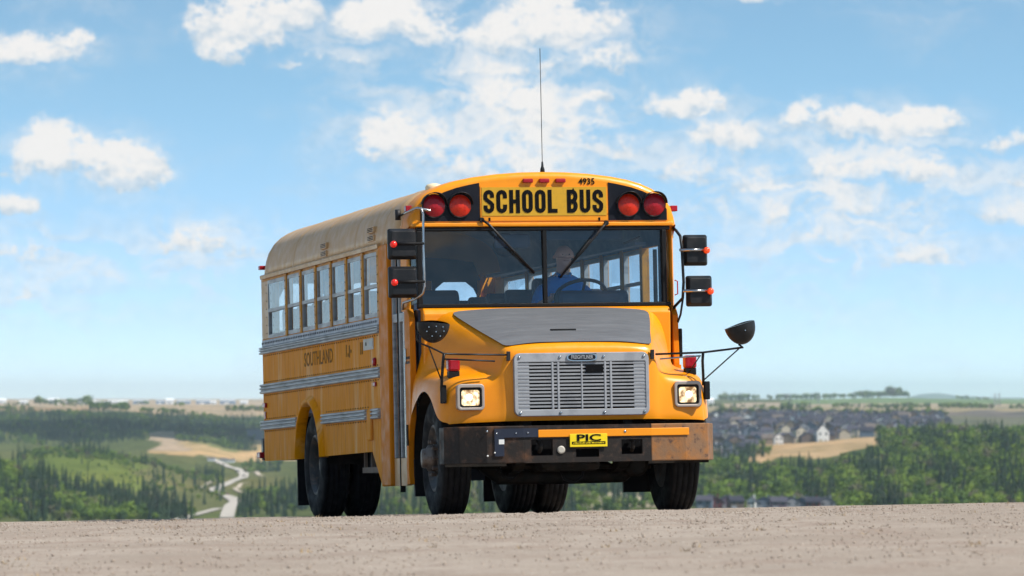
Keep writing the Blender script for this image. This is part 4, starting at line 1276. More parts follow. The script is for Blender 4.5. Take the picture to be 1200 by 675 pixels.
# ------------------------------------------------------------------ the driver (bus coordinates turned into world ones)
def driver():
    me = bpy.data.meshes.new('person')
    V, E, R = [], [], []
    def v(p, r, par=None):
        V.append(p)
        R.append(r if isinstance(r, tuple) else (r, r))
        if par is not None:
            E.append((par, len(V) - 1))
        return len(V) - 1
    # origin: hips on the seat; x forward, y to the left, z up
    pel = v((-.02, 0, .10), (.17, .13))
    wa = v((-.06, 0, .26), (.165, .125), pel)
    ch = v((-.08, 0, .42), (.185, .135), wa)
    up = v((-.075, 0, .535), (.15, .11), ch)
    nk = v((-.06, 0, .625), (.062, .062), up)
    n2_ = v((-.045, 0, .675), (.058, .06), nk)
    jaw = v((-.015, 0, .725), (.066, .082), n2_)
    mid = v((-.018, 0, .785), (.078, .098), jaw)
    crn = v((-.025, 0, .845), (.074, .092), mid)
    v((-.03, 0, .885), (.045, .055), crn)
    v((.088, 0, .772), .016, v((.07, 0, .785), .016, mid))      # nose
    v((.066, 0, .712), .020, jaw)                                # chin
    for s in (-1, 1):
        v((-.025, s * .098, .785), .017, v((-.02, s * .085, .78), .016, mid))   # ears
        sh = v((-.08, s * .165, .51), (.078, .075), up)
        el = v((.05, s * .285, .30), (.052, .052), v((-.03, s * .235, .42), .062, sh))
        fa = v((.19, s * .26, .345), .042, el)
        wr = v((.30, s * .215, .385), .030, fa)
        pm = v((.355, s * .20, .408), (.036, .020), wr)
        for k, (dy_, ln) in enumerate(((-.030, .85), (-.010, 1.0), (.010, .95), (.030, .75))):
            a = v((.395, s * .20 + dy_ * .9, .432), .0095, pm)
            b = v((.395 + .028 * ln, s * .20 + dy_, .418), .009, a)
            v((.395 + .020 * ln, s * .20 + dy_, .392), .008, b)
        t = v((.36, s * .20 - s * .035, .402), .011, pm)
        v((.392, s * .20 - s * .045, .388), .009, t)
        hp = v((.04, s * .10, .07), (.095, .085), pel)
        kn = v((.44, s * .15, .10), .065, v((.24, s * .13, .09), .08, hp))
        an_ = v((.56, s * .15, -.30), .042, v((.50, s * .15, -.10), .055, kn))
        v((.70, s * .15, -.36), (.04, .03), v((.60, s * .15, -.35), .042, an_))
    me.from_pydata(V, E, [])
    o = bpy.data.objects.new('person', me)
    COL.objects.link(o)
    md = o.modifiers.new('skin', 'SKIN')
    md.use_smooth_shade = True
    sv = me.skin_vertices[0].data
    for i, r in enumerate(R):
        sv[i].radius = r
    sv[pel].use_root = True
    sb = o.modifiers.new('sub', 'SUBSURF')
    sb.levels = sb.render_levels = 2
    dg = bpy.context.evaluated_depsgraph_get()
    m2 = bpy.data.meshes.new_from_object(o.evaluated_get(dg))
    bpy.data.objects.remove(o)
    m2.name = 'person'
    m2.materials.clear()
    for q in ('skin', 'shirt', 'trousers'):
        m2.materials.append(MATS[q])
    for p in m2.polygons:
        c = p.center
        if c.z > .615 or (c.x > .10 and c.z > .25):
            p.material_index = 0
        elif c.z > .14 and c.x < .3:
            p.material_index = 1
        else:
            p.material_index = 2
        p.use_smooth = True
    o = link('person', m2)
    # flesh pieces of the face
    for s in (-1, 1):
        MB().lathe([(-.006, .003), (0, .007), (.005, .003)], (.071, s * .030, .797), 0, 10).build('eye', 'ink', o)
    MB().tube([(.072, -.024, .742), (.078, 0, .740), (.072, .024, .742)], .004, 6).build('mouth', 'lip', o)
    MB().tube([(-.02, -.06, .63), (.025, -.035, .605), (.03, .035, .605), (-.02, .06, .63), (-.075, .05, .64), (-.075, -.05, .64)], .014, 8, closed=True).build('collar', 'shirt', o)
    o.matrix_world = bus.matrix_world @ Matrix.Translation((-1.62, .485, 1.515))
    tag(o, 'bald driver in a blue shirt holding the steering wheel behind the windscreen', 'person')
driver()

# ------------------------------------------------------------------ the valley: terrain sheet from camera to horizon
# control sections: bearing (photo column) -> list of (distance in m, photo row the ground shows at); hidden dips lie lower
CTRL = {
    -900: [(60, 640), (600, 680), (1700, 660), (2400, 628), (2650, 606), (2900, 575), (3030, 560), (3200, 576), (3600, 558), (4000, 536), (4300, 550), (5200, 541), (5700, 524), (6600, 492), (7000, 484), (8000, 479), (10000, 473), (15000, 469.2), (45000, 467.4)],
    0: [(60, 640), (600, 680), (1700, 660), (2400, 628), (2650, 606), (2900, 570), (3030, 553), (3200, 572), (3600, 558), (4000, 536), (4300, 550), (5200, 541), (5700, 524), (6600, 490), (7000, 482), (8000, 477), (10000, 473), (15000, 469.2), (45000, 467.4)],
    60: [(60, 640), (600, 680), (1700, 660), (2400, 628), (2650, 608), (2900, 577), (3040, 563), (3220, 576), (3600, 558), (4000, 533), (4080, 530), (4350, 548), (5200, 541), (5700, 524), (6600, 490), (7000, 482), (8000, 477), (10000, 473), (15000, 469.2), (45000, 467.4)],
    110: [(60, 640), (600, 680), (1700, 660), (2400, 628), (2650, 610), (2900, 588), (3050, 577), (3250, 582), (3600, 562), (4000, 536), (4120, 531), (4400, 549), (5200, 541), (5700, 524), (6600, 490), (7000, 482), (8000, 477), (10000, 473), (15000, 469.2), (45000, 467.4)],
    170: [(60, 640), (600, 680), (1700, 660), (2400, 628), (2700, 610), (2900, 598), (3080, 590), (3300, 584), (3600, 568), (4000, 547), (4200, 541), (4500, 552), (5300, 536), (5800, 516), (6600, 492), (7000, 484), (8000, 477), (10000, 473), (15000, 469.2), (45000, 467.4)],
    225: [(60, 640), (600, 680), (1700, 660), (2400, 628), (2800, 608), (3100, 594), (3400, 581), (3800, 569), (4200, 559), (4600, 553), (5200, 540), (5700, 522), (6200, 508), (6700, 494), (7000, 485), (8000, 477), (10000, 473), (15000, 469.2), (45000, 467.4)],
    290: [(60, 640), (600, 680), (1700, 660), (2500, 624), (2810, 607), (3500, 580), (4000, 566), (5000, 546), (5500, 538), (6000, 518), (6400, 508), (6800, 495), (7100, 486), (8000, 478), (10000, 473), (15000, 469.2), (45000, 467.4)],
    420: [(60, 640), (600, 680), (1700, 660), (2400, 620), (2800, 600), (3300, 584), (4500, 555), (5500, 535), (6500, 500), (7200, 486), (8000, 478), (10000, 473), (15000, 469.2), (45000, 467.4)],
    640: [(60, 640), (600, 680), (1700, 660), (2300, 618), (2700, 594), (3200, 566), (4500, 540), (5500, 520), (6500, 495), (7200, 484), (8000, 478), (10000, 473), (15000, 469), (45000, 467.4)],
    820: [(60, 640), (600, 680), (1700, 660), (2150, 614), (2450, 595), (2800, 572), (3200, 552), (3450, 540), (3800, 528), (4500, 505), (5500, 488), (6200, 483.5), (8000, 478), (10000, 472.5), (12000, 468.6), (20000, 468), (45000, 467.4)],
    950: [(60, 640), (600, 680), (1700, 660), (2150, 611), (2450, 593), (2800, 572), (3200, 553), (3450, 537), (3850, 516), (4500, 500), (5500, 487), (6200, 483.5), (8000, 478), (10000, 472), (12000, 467.5), (20000, 468), (45000, 467.4)],
    1040: [(60, 640), (600, 680), (1700, 660), (2150, 609), (2450, 590), (2800, 563), (3200, 536), (3450, 524), (3800, 514), (4500, 501), (5500, 488), (6200, 484), (8000, 478), (10000, 470), (12000, 465.5), (14000, 467), (20000, 467.5), (45000, 467.4)],
    1110: [(60, 640), (600, 680), (1700, 660), (2150, 608), (2450, 587), (2800, 555), (3200, 525), (3500, 515), (3800, 511), (4500, 501), (5500, 489), (6200, 485), (8000, 478), (10000, 471), (12000, 467.5), (20000, 468), (45000, 467.4)],
    1200: [(60, 640), (600, 680), (1700, 660), (2150, 606), (2450, 582), (2800, 548), (3200, 521), (3600, 510), (4500, 502), (5500, 491), (6200, 486), (8000, 478), (10000, 472), (15000, 468.6), (45000, 467.4)],
    2100: [(60, 640), (600, 680), (1700, 660), (2150, 606), (2450, 582), (2800, 548), (3200, 521), (3600, 510), (4500, 502), (5500, 491), (6200, 486), (8000, 478), (10000, 472), (15000, 468.6), (45000, 467.4)],
}
TY = np.concatenate([np.geomspace(60, 1900, 28), np.geomspace(1950, 8000, 150), np.geomspace(8100, 45000, 46)])
TU = np.concatenate([np.arange(-900, -60, 40.0), np.arange(-60, 1270, 7.0), np.arange(1290, 2101, 40.0)])
def build_height():
    us = sorted(CTRL)
    sec = []
    for u in us:
        d = np.array([c[0] for c in CTRL[u]], float)
        vv = np.array([c[1] for c in CTRL[u]], float)
        h = CAMZ - (vv - HZ) * d / FPX
        z = np.interp(np.log(TY), np.log(d), h)
        for _ in range(2):                       # round the breaks of slope
            z[1:-1] = .25 * z[:-2] + .5 * z[1:-1] + .25 * z[2:]
        sec.append(z)
    sec = np.array(sec)
    t = np.interp(TU, us, np.arange(len(us)))
    i = np.clip(t.astype(int), 0, len(us) - 2)
    f = t - i
    f = f * f * (3 - 2 * f)
    H = sec[i] * (1 - f)[:, None] + sec[i + 1] * f[:, None]
    return H.T                                   # rows: distance, columns: bearing
TH = build_height()
# gentle folds of the ground itself
_X = (TU[None] - CX) / FPX * TY[:, None]
_Y = np.repeat(TY[:, None], len(TU), 1)
amp = np.clip((_Y - 1500) / 2000, 0, 1) * np.clip((9000 - _Y) / 2500, 0, 1)
TH = TH + amp * (1.6 * np.sin(_X / 37 + np.sin(_Y / 130) * 1.3) + 1.1 * np.sin(_Y / 61 + _X / 90) + 0.8 * np.sin(_X / 17 - _Y / 83))

def ground(u, Y):
    """terrain height at bearing u (photo column) and distance Y"""
    u = np.atleast_1d(np.asarray(u, float))
    Y = np.atleast_1d(np.asarray(Y, float))
    ci = np.clip(np.searchsorted(TU, u) - 1, 0, len(TU) - 2)
    ri = np.clip(np.searchsorted(TY, Y) - 1, 0, len(TY) - 2)
    fu = (u - TU[ci]) / (TU[ci + 1] - TU[ci])
    fy = (Y - TY[ri]) / (TY[ri + 1] - TY[ri])
    a = TH[ri, ci] * (1 - fu) + TH[ri, ci + 1] * fu
    b = TH[ri + 1, ci] * (1 - fu) + TH[ri + 1, ci + 1] * fu
    return a * (1 - fy) + b * fy
def row_of(u, Y):
    return HZ + FPX * (CAMZ - ground(u, Y)) / np.asarray(Y, float)
def at_pixel(u, v, ymin=2000, ymax=12000):
    """first terrain point seen in the direction of a photo pixel"""
    Ys = np.linspace(ymin, ymax, 1600)
    vr = row_of(np.full(Ys.shape, u), Ys)
    k = np.argmax(vr <= v)
    Y = float(Ys[k])
    return ((u - CX) / FPX * Y, Y, float(ground(u, Y)[0]))

def terrain():
    nu, ny = len(TU), len(TY)
    V = np.stack([_X, _Y, TH], -1).reshape(-1, 3)
    i = (np.arange(ny - 1)[:, None] * nu + np.arange(nu - 1)[None]).reshape(-1)
    F = np.stack([i, i + 1, i + nu + 1, i + nu], 1)
    me = bpy.data.meshes.new('valley_terrain')
    me.vertices.add(len(V))
    me.vertices.foreach_set('co', V.ravel())
    me.loops.add(F.size)
    me.loops.foreach_set('vertex_index', F.ravel())
    me.polygons.add(len(F))
    me.polygons.foreach_set('loop_start', np.arange(0, F.size, 4))
    me.polygons.foreach_set('loop_total', np.full(len(F), 4))
    me.polygons.foreach_set('use_smooth', np.ones(len(F), bool))
    me.update()
    # land cover: meadow, dry grass, bare field, plough
    U = np.repeat(TU[None], ny, 0)
    Y = _Y
    wob = 40 * np.sin(U / 13 + Y / 230) + 25 * np.sin(U / 29 - Y / 140)
    Yw = Y + wob
    U = U + 7 * np.sin(Y / 83 + U / 31) + 4 * np.sin(Y / 37 - U / 11)
    olive = np.array([.085, .10, .035])
    C = np.ones((ny, nu, 3)) * olive
    def put(mask, col):
        C[mask] = col
    put((U < 340) & (Yw > 2400) & (Yw < 3150), (.10, .12, .045))
    put((U < 260) & (Yw > 3450) & (Yw < 4350), (.105, .135, .03))                     # meadow ridge
    put((U > 100) & (U < 235) & (Yw > 3150) & (Yw < 3700), (.135, .165, .035))
    put((U > 165) & (U < 330) & (Yw > 3000) & (Yw < 4400), (.115, .12, .048))
    put((U > 180) & (U < 420) & (Yw > 5350) & (Yw < 6150), (.40, .285, .15))           # tan field by the road
    put((U > 178) & (U < 215) & (Yw > 5500) & (Yw < 6500), (.36, .27, .19))
    put((U > 225) & (U < 290) & (Yw > 5650) & (Yw < 6050), (.15, .16, .06))
    put((U < 420) & (Yw > 6150) & (Yw < 7000), (.06, .085, .04))
    put((U < 420) & (Yw > 7000), (.34, .265, .18))                                      # dry plateau
    put((U < 130) & (Yw > 7300) & (Yw < 7900), (.30, .21, .13))
    put((U < 420) & (Yw > 9000) & (Yw < 11000), (.38, .30, .22))
    put((U > 810) & (Yw > 2000) & (Yw < 3450), (.065, .09, .03))
    put((U > 870) & (U < 1035) & (Yw > 3420) & (Yw < 3850), (.42, .285, .16))          # bare field below the estate
    put((U > 1035) & (Yw > 3300) & (Yw < 3900), (.10, .14, .045))
    put((U > 800) & (Yw > 3850) & (Yw < 5900), (.12, .125, .09))
    put((U > 800) & (Yw > 5900) & (Yw < 7400), (.26, .215, .13))
    put((U > 1040) & (Yw > 5600) & (Yw < 6800), (.13, .115, .105))                     # plough
    put((U > 800) & (Yw > 7400) & (Yw < 8600), (.27, .23, .15))
    put((U > 800) & (Yw > 8600) & (Yw < 9800), (.34, .27, .2))
    put((U > 920) & (Yw > 9300), (.13, .19, .08))
    put((U > 420) & (U < 800) & (Yw > 6500), (.28, .235, .15))
    put((U > 690) & (U < 800) & (Yw > 2560) & (Yw < 2760), (.40, .33, .24))
    ca = me.color_attributes.new('land', 'FLOAT_COLOR', 'POINT')
    rgba = np.concatenate([C.reshape(-1, 3), np.ones((len(V), 1))], 1)
    ca.data.foreach_set('color', rgba.ravel())
    m = bpy.data.materials.new('land')
    m.use_nodes = True
    N = NT(m.node_tree)
    p = m.node_tree.nodes['Principled BSDF']
    at = N.n('ShaderNodeAttribute', attribute_name='land')
    tcn = N.n('ShaderNodeTexCoord')
    mp = N.n('ShaderNodeMapping')
    mp.inputs['Scale'].default_value = (1, .35, 1)
    N.link(tcn.outputs['Object'], mp.inputs[0])
    a = N.noise(mp.outputs[0], 0.035, 6, .65)
    b = N.noise(mp.outputs[0], 0.006, 4, .6)
    col = N.mix(N.ramp(a, .35, .7), at.outputs[0], N.mix(1.0, at.outputs[0], (.62, .66, .6, 1), 'MULTIPLY'))
    col = N.mix(N.ramp(b, .42, .66), col, N.mix(1.0, col, (1.28, 1.12, 1.05, 1), 'MULTIPLY'))
    N.link(col, p.inputs['Base Color'])
    p.inputs['Roughness'].default_value = 1.0
    p.inputs['Specular IOR Level'].default_value = 0.0
    MATS['land'] = m
    me.materials.append(m)
    tag(link('valley_terrain', me), None, kind='structure')
terrain()

# the blue hill on the skyline
def far_hill():
    rows = []
    Yh = 38000.0
    pr = [(1030, 0), (1062, 1.0), (1075, 5), (1088, 6.6), (1100, 6.8), (1110, 5.6), (1122, 3.6), (1140, 3.0), (1165, 1.6), (1230, 1.2), (1400, 2.0), (1700, 0)]
    for k, (dy_, f) in enumerate(((-2500, 0), (-1200, .6), (0, 1), (1500, .5), (3500, 0))):
        rows.append([((u - CX) / FPX * (Yh + dy_), Yh + dy_, 4.5 + f * h * Yh / FPX - (8 if f == 0 else 0)) for u, h in pr])
    o = MB().grid(rows).build('far_hills', 'land', None)
    ca = o.data.color_attributes.new('land', 'FLOAT_COLOR', 'POINT')
    ca.data.foreach_set('color', [.08, .11, .07, 1.0] * len(o.data.vertices))
    tag(o, None, kind='structure')
far_hill()

# ------------------------------------------------------------------ roads on the valley floor
mat('road', (.44, .39, .33), .9, wear=(.36, .32, .27), wscale=.05)
mat('track', (.44, .36, .27), .9)
def catmull(P, k=8):
    P = [np.array(p, float) for p in P]
    P = [2 * P[0] - P[1]] + P + [2 * P[-1] - P[-2]]
    out = []
    for i in range(1, len(P) - 2):
        for t in np.linspace(0, 1, k, endpoint=False):
            a, b, c, d = P[i - 1], P[i], P[i + 1], P[i + 2]
            out.append(.5 * (2 * b + (c - a) * t + (2 * a - 5 * b + 4 * c - d) * t * t + (3 * b - a - 3 * c + d) * t ** 3))
    out.append(P[-2])
    return out
def road(name, px, width, m):
    pts = catmull([at_pixel(u, v)[:2] for u, v in px], 10)
    L_, R_ = [], []
    for i, p in enumerate(pts):
        d = pts[min(i + 1, len(pts) - 1)] - pts[max(i - 1, 0)]
        d = d / max(1e-6, np.linalg.norm(d))
        n_ = np.array([-d[1], d[0]])
        for lst, s in ((L_, 1), (R_, -1)):
            q = p + n_ * s * width / 2
            lst.append((q[0], q[1], float(ground(q[0] / q[1] * FPX + CX, q[1])[0]) + .9))
    o = MB().grid([L_, R_]).build(name, m)
    tag(o, None, kind='structure')
road('valley_road', [(243, 536.5), (253, 540), (263, 545), (274, 549), (283, 554), (286, 557.5), (280, 562), (268, 567), (256, 571.5), (252, 574.5), (256, 578), (265, 582), (273, 586), (276, 589), (270, 594), (268, 600), (266, 608)], 8.5, 'road')
road('valley_road', [(256, 597), (245, 600), (233, 603.5), (218, 607.5), (205, 612)], 6.0, 'road')
road('dirt_track', [(252, 563.5), (246, 566), (240, 569.5), (238, 573)], 3.5, 'track')
road('dirt_track', [(310, 559), (302, 556), (296, 552.5), (290, 550)], 4.5, 'track')
road('dirt_track', [(286, 579), (279, 576.5), (276, 573), (281, 569.5), (290, 567)], 3.5, 'track')

# ------------------------------------------------------------------ trees
def leaf_mat(name, cols, attr):
    m = bpy.data.materials.new(name)
    m.use_nodes = True
    N = NT(m.node_tree)
    p = m.node_tree.nodes['Principled BSDF']
    if attr:
        f = N.n('ShaderNodeAttribute', attribute_name='tint').outputs['Fac']
    else:
        f = N.n('ShaderNodeSeparateColor')
        N.link(N.n('ShaderNodeObjectInfo').outputs['Color'], f.inputs[0])
        f = f.outputs[0]
    cr = N.n('ShaderNodeValToRGB')
    els = cr.color_ramp.elements
    for i, c in enumerate(cols):
        e = els[i] if i < 2 else els.new(0.5)
        e.color = (*c, 1)
    for i in range(len(cols)):
        els[i].position = i / (len(cols) - 1)
    for i, c in enumerate(cols):
        els[i].color = (*c, 1)
    N.link(f, cr.inputs[0])
    N.link(cr.outputs[0], p.inputs['Base Color'])
    p.inputs['Roughness'].default_value = .85
    p.inputs['Specular IOR Level'].default_value = .1
    MATS[name] = m
SPR = [(.018, .038, .024), (.026, .050, .028), (.034, .060, .026), (.022, .042, .032)]
BRD = [(.042, .078, .024), (.07, .12, .026), (.095, .155, .026), (.135, .205, .03), (.18, .24, .034), (.14, .125, .08)]
leaf_mat('spruce_leaf', SPR, False)
leaf_mat('broad_leaf', BRD, False)
leaf_mat('spruce_leaf_wood', SPR, True)
leaf_mat('broad_leaf_wood', BRD, True)
mat('bark', (.10, .075, .055), .9)
mat('pale_bark', (.30, .27, .22), .9)

def spruce_crown(h, tiers, per, seed):
    r = np.random.default_rng(seed)
    V, F = [], []
    for i in range(tiers):
        t = i / (tiers - 1)
        z = h * (.08 + .86 * t)
        rad = h * (.112 * (1 - t) ** .8 * r.uniform(.75, 1.2) + .012)
        a0 = r.uniform(0, 6.28)
        for k in range(per):
            a = a0 + 6.283 * k / per + r.uniform(-.25, .25)
            ra = rad * r.uniform(.65, 1.2)
            w = .42 * 6.283 / per * 1.7
            b = len(V)
            V += [(0, 0, z + h * .12), (ra * cos(a - w), ra * sin(a - w), z - h * .03 * r.uniform(.2, 1.5)), (ra * cos(a + w), ra * sin(a + w), z - h * .03 * r.uniform(.2, 1.5))]
            F.append((b, b + 1, b + 2))
    b = len(V)
    for a in (0, 2.1, 4.2):
        V.append((.02 * h * cos(a), .02 * h * sin(a), h * .88))
    V.append((0, 0, h * 1.02))
    F += [(b, b + 1, b + 3), (b + 1, b + 2, b + 3), (b + 2, b, b + 3)]
    return np.array(V), F
def broad_crown(h, n, seed, size=.85):
    r = np.random.default_rng(seed)
    lobes = [(r.uniform(-.16, .16) * h, r.uniform(-.16, .16) * h, h * r.uniform(.38, .78), h * r.uniform(.17, .27)) for _ in range(6)]
    V, F = [], []
    for _ in range(n):
        x, y_, z, R0 = lobes[r.integers(0, 6)]
        d = r.normal(size=3)
        d /= np.linalg.norm(d)
        c = np.array([x, y_, z]) + d * R0 * r.uniform(.55, 1.05)
        s = size * r.uniform(.6, 1.3) * h / 9
        nrm = d + r.normal(size=3) * .45
        nrm /= np.linalg.norm(nrm)
        a = np.cross(nrm, [.3, .2, .9])
        a /= np.linalg.norm(a) + 1e-6
        bb = np.cross(nrm, a)
        k = len(V)
        V += [tuple(c + a * s), tuple(c + bb * s * .8), tuple(c - a * s * .9), tuple(c - bb * s)]
        F.append((k, k + 1, k + 2, k + 3))
    return np.array(V), F

TOPROW = np.minimum.accumulate(HZ + FPX * (CAMZ - TH) / TY[:, None], axis=0)   # lowest row number seen so far: what lies in front
def visible(u, Y, z, h):
    v_top = HZ + FPX * (CAMZ - z - h) / Y
    ci = np.clip(np.searchsorted(TU, u), 0, len(TU) - 1)
    ri = np.clip(np.searchsorted(TY, Y) - 2, 0, len(TY) - 1)
    return (v_top < np.minimum(TOPROW[ri, ci], 606) - 1.0), v_top

trees = []   # kind, u, Y, h
def scatter(n, u0, u1, Y0, Y1, mix, hs=(9, 14.5), hb=(5.5, 9), ok=None):
    u = RNG.uniform(u0, u1, n)
    Y = RNG.uniform(Y0, Y1, n)
    k = RNG.random(n)
    patch = .5 + .5 * np.sin(u / 17 + Y / 160 + 1.3) * np.sin(u / 41 - Y / 210)
    con = k < np.clip(mix + (patch - .5) * 1.5, .02, .98)
    for i in range(n):
        if ok is not None and not ok(u[i], Y[i]):
            continue
        trees.append(('s' if con[i] else 'b', u[i], Y[i], RNG.uniform(*(hs if con[i] else hb)) * (1.0 if RNG.random() < .85 else 1.22)))
# spruce hill on the left, broadleaf at its foot
scatter(560, -70, 175, 2740, 3060, .80, ok=lambda u, Y: Y < 3065 - max(0, u - 60) * .6)
scatter(130, 150, 232, 2720, 3020, .75, hs=(9, 16), ok=lambda u, Y: u < 232 - (Y - 2720) * .12)
scatter(330, -70, 150, 2560, 2800, .22, hb=(6, 9.5))
scatter(90, 120, 200, 2640, 2760, .5)
# thin growth on the meadow ridge and the green belt that runs down to the road
scatter(620, 30, 262, 3750, 4330, .04, hb=(4.5, 8), ok=lambda u, Y: abs(Y - (4230 - (u - 120) * .6)) < 170 and RNG.random() < .9)
scatter(170, 20, 150, 3900, 4120, .08, hb=(4, 7))
scatter(150, 20, 200, 3480, 3960, .12, hs=(6, 9), hb=(2.2, 4.2))
scatter(70, 165, 262, 3150, 3800, .3, hs=(8, 14), hb=(3, 5.5))
# dark trees right of the road and behind the bus
scatter(260, 277, 420, 2760, 3350, .78, hs=(10, 16), ok=lambda u, Y: u > 279 + (Y - 2800) * .012)
scatter(60, 284, 330, 4500, 5300, .2)
scatter(760, 400, 815, 2420, 3300, .5)
# wooded hillside on the right
scatter(3700, 812, 1290, 2230, 3430, .16, hs=(8, 13.5), hb=(5, 8.5), ok=lambda u, Y: not (u < 985 and Y < 2425) and not (875 < u < 1030 and Y > 3280) and not (900 < u < 965 and 2690 < Y < 2790))
scatter(420, 1030, 1290, 3400, 3900, .15, hb=(6, 10))
scatter(60, 830, 905, 3440, 3800, .55)
# far valley side on the left; extra dark conifers stand in for cloud shade
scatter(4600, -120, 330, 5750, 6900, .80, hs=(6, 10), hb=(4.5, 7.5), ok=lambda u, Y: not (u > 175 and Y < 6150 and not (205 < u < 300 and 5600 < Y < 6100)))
scatter(200, 205, 300, 5750, 6150, .1, hb=(5, 9))
# rows of brush on the plateau, shelter belts on the skyline
for (u0, u1, Y0, Y1, n, hb) in ((-40, 40, 7100, 7350, 70, (6, 9)), (105, 150, 7000, 7300, 60, (9, 15)), (165, 215, 6950, 7200, 50, (6, 9)), (265, 320, 7300, 7600, 60, (7, 11)), (60, 130, 8100, 8300, 26, (5, 9)),
                                (0, 35, 8200, 8400, 16, (5, 8)), (203, 216, 8000, 8100, 6, (6, 9)), (52, 108, 9300, 9500, 70, (7, 13)), (100, 106, 9400, 9450, 8, (15, 19)), (160, 175, 9300, 9400, 14, (6, 8)), (42, 50, 9150, 9200, 14, (12, 17)),
                                (830, 850, 7900, 8100, 20, (6, 9)), (915, 950, 7600, 7800, 34, (8, 12)), (975, 1090, 7600, 7850, 90, (6, 10)), (1100, 1165, 7400, 7600, 70, (7, 11)), (1180, 1260, 7300, 7500, 60, (7, 10)), (855, 900, 7900, 8000, 24, (5, 8)),
                                (843, 890, 11200, 11500, 60, (12, 19)), (900, 955, 11500, 11800, 60, (10, 16)), (955, 1000, 11600, 11900, 50, (10, 17)), (1000, 1064, 11700, 12000, 70, (12, 20)), (1040, 1055, 11700, 11800, 18, (24, 32)), (1120, 1160, 11900, 12000, 30, (6, 10)),
                                (835, 1110, 5550, 5900, 240, (6, 10)), (840, 1110, 4000, 5500, 60, (4, 7))):
    scatter(n, u0, u1, Y0, Y1, .12, hs=(hb[0], hb[1] * 1.15), hb=hb)

arr_k = np.array([t[0] for t in trees])
arr_u = np.array([t[1] for t in trees])
arr_Y = np.array([t[2] for t in trees])
arr_h = np.array([t[3] for t in trees])
arr_z = ground(arr_u, arr_Y) - .25
tint = np.clip(.5 + .38 * np.sin(arr_u / 9 + arr_Y / 75) * np.sin(arr_u / 23 - arr_Y / 130 + 2) + .22 * RNG.normal(size=len(arr_u)), 0, 1)
vis, vtop = visible(arr_u, arr_Y, arr_z, arr_h)
inframe = (arr_u > -8) & (arr_u < 1208) & vis & ~((arr_u > 300) & (arr_u < 835) & (vtop < 545)) & ~((arr_u > 505) & (arr_u < 555)) & ~((arr_u > 355) & (arr_u < 440))
order = np.argsort(-arr_h / arr_Y * inframe)
single = set()
for kind in 'sb':
    c = 0
    for i in order:
        if arr_k[i] == kind and inframe[i]:
            single.add(int(i))
            c += 1
            if c >= 300:
                break
SPV = [spruce_crown(1.0, 13, 8, 40 + i) for i in range(5)]
BRV = [broad_crown(1.0, 260, 60 + i, 9 * .052) for i in range(6)]
SPL = [spruce_crown(1.0, 8, 7, 80 + i) for i in range(4)]
BRL = [broad_crown(1.0, 110, 90 + i, 9 * .078) for i in range(5)]
def raw_mesh(name, V, F, m):
    me = bpy.data.meshes.new(name)
    me.from_pydata([tuple(q) for q in V], [], F)
    me.materials.append(MATS[m])
    return me
SPM = [raw_mesh('crown', *q, 'spruce_leaf') for q in SPV]
BRM = [raw_mesh('crown', *q, 'broad_leaf') for q in BRV]
def trunk_mesh(h, m):
    t = MB().tube([(0, 0, 0), (.004, .0, h * .5), (0, .004, h)], [.018, .012, .004], 6)
    for a in (.5, 2.6, 4.4):
        t.tube([(0, 0, h * .55), (.10 * cos(a), .10 * sin(a), h * .85)], [.008, .003], 5)
    me = t.mesh('trunk')
    me.materials.append(MATS[m])
    return me
TSP, TBR = trunk_mesh(.9, 'bark'), trunk_mesh(.72, 'pale_bark')
def tree_label(k, u, Y):
    if u < 160 and Y < 3400:
        return ('dark spruce in the stand that covers the left hillside', 'spruces on the left hillside') if k == 's' else ('light green leafy tree among the spruces of the left hillside', 'leafy trees on the left hillside')
    if u < 276 and Y < 3400:
        return ('lone dark spruce on the open slope left of the winding road', 'spruces on the slope by the road') if k == 's' else ('small leafy tree on the open slope left of the winding road', 'leafy trees by the road')
    if u < 810:
        return ('dark spruce on the valley floor seen behind and below the bus', 'spruces behind the bus') if k == 's' else ('leafy tree on the valley floor seen behind and below the bus', 'leafy trees behind the bus')
    return ('dark spruce in the mixed wood on the right hillside', 'spruces on the right hillside') if k == 's' else ('green leafy tree in the mixed wood on the right hillside', 'leafy trees on the right hillside')
for i in sorted(single):
    k, u, Y, h, z = arr_k[i], arr_u[i], arr_Y[i], arr_h[i], arr_z[i]
    e = empty('spruce_tree' if k == 's' else 'leafy_tree', ((u - CX) / FPX * Y, Y, z))
    w = RNG.uniform(.85, 1.2) * (1.0 if k == 's' else 1.05)
    e.scale = (h * w, h * w, h)
    e.rotation_euler = (0, 0, RNG.uniform(0, 6.28))
    lb, gr = tree_label(k, u, Y)
    tag(e, lb, 'tree', gr)
    link('crown', (SPM if k == 's' else BRM)[RNG.integers(0, 5)], e).color = (float(tint[i]), .5, .5, 1)
    link('trunk', TSP if k == 's' else TBR, e)
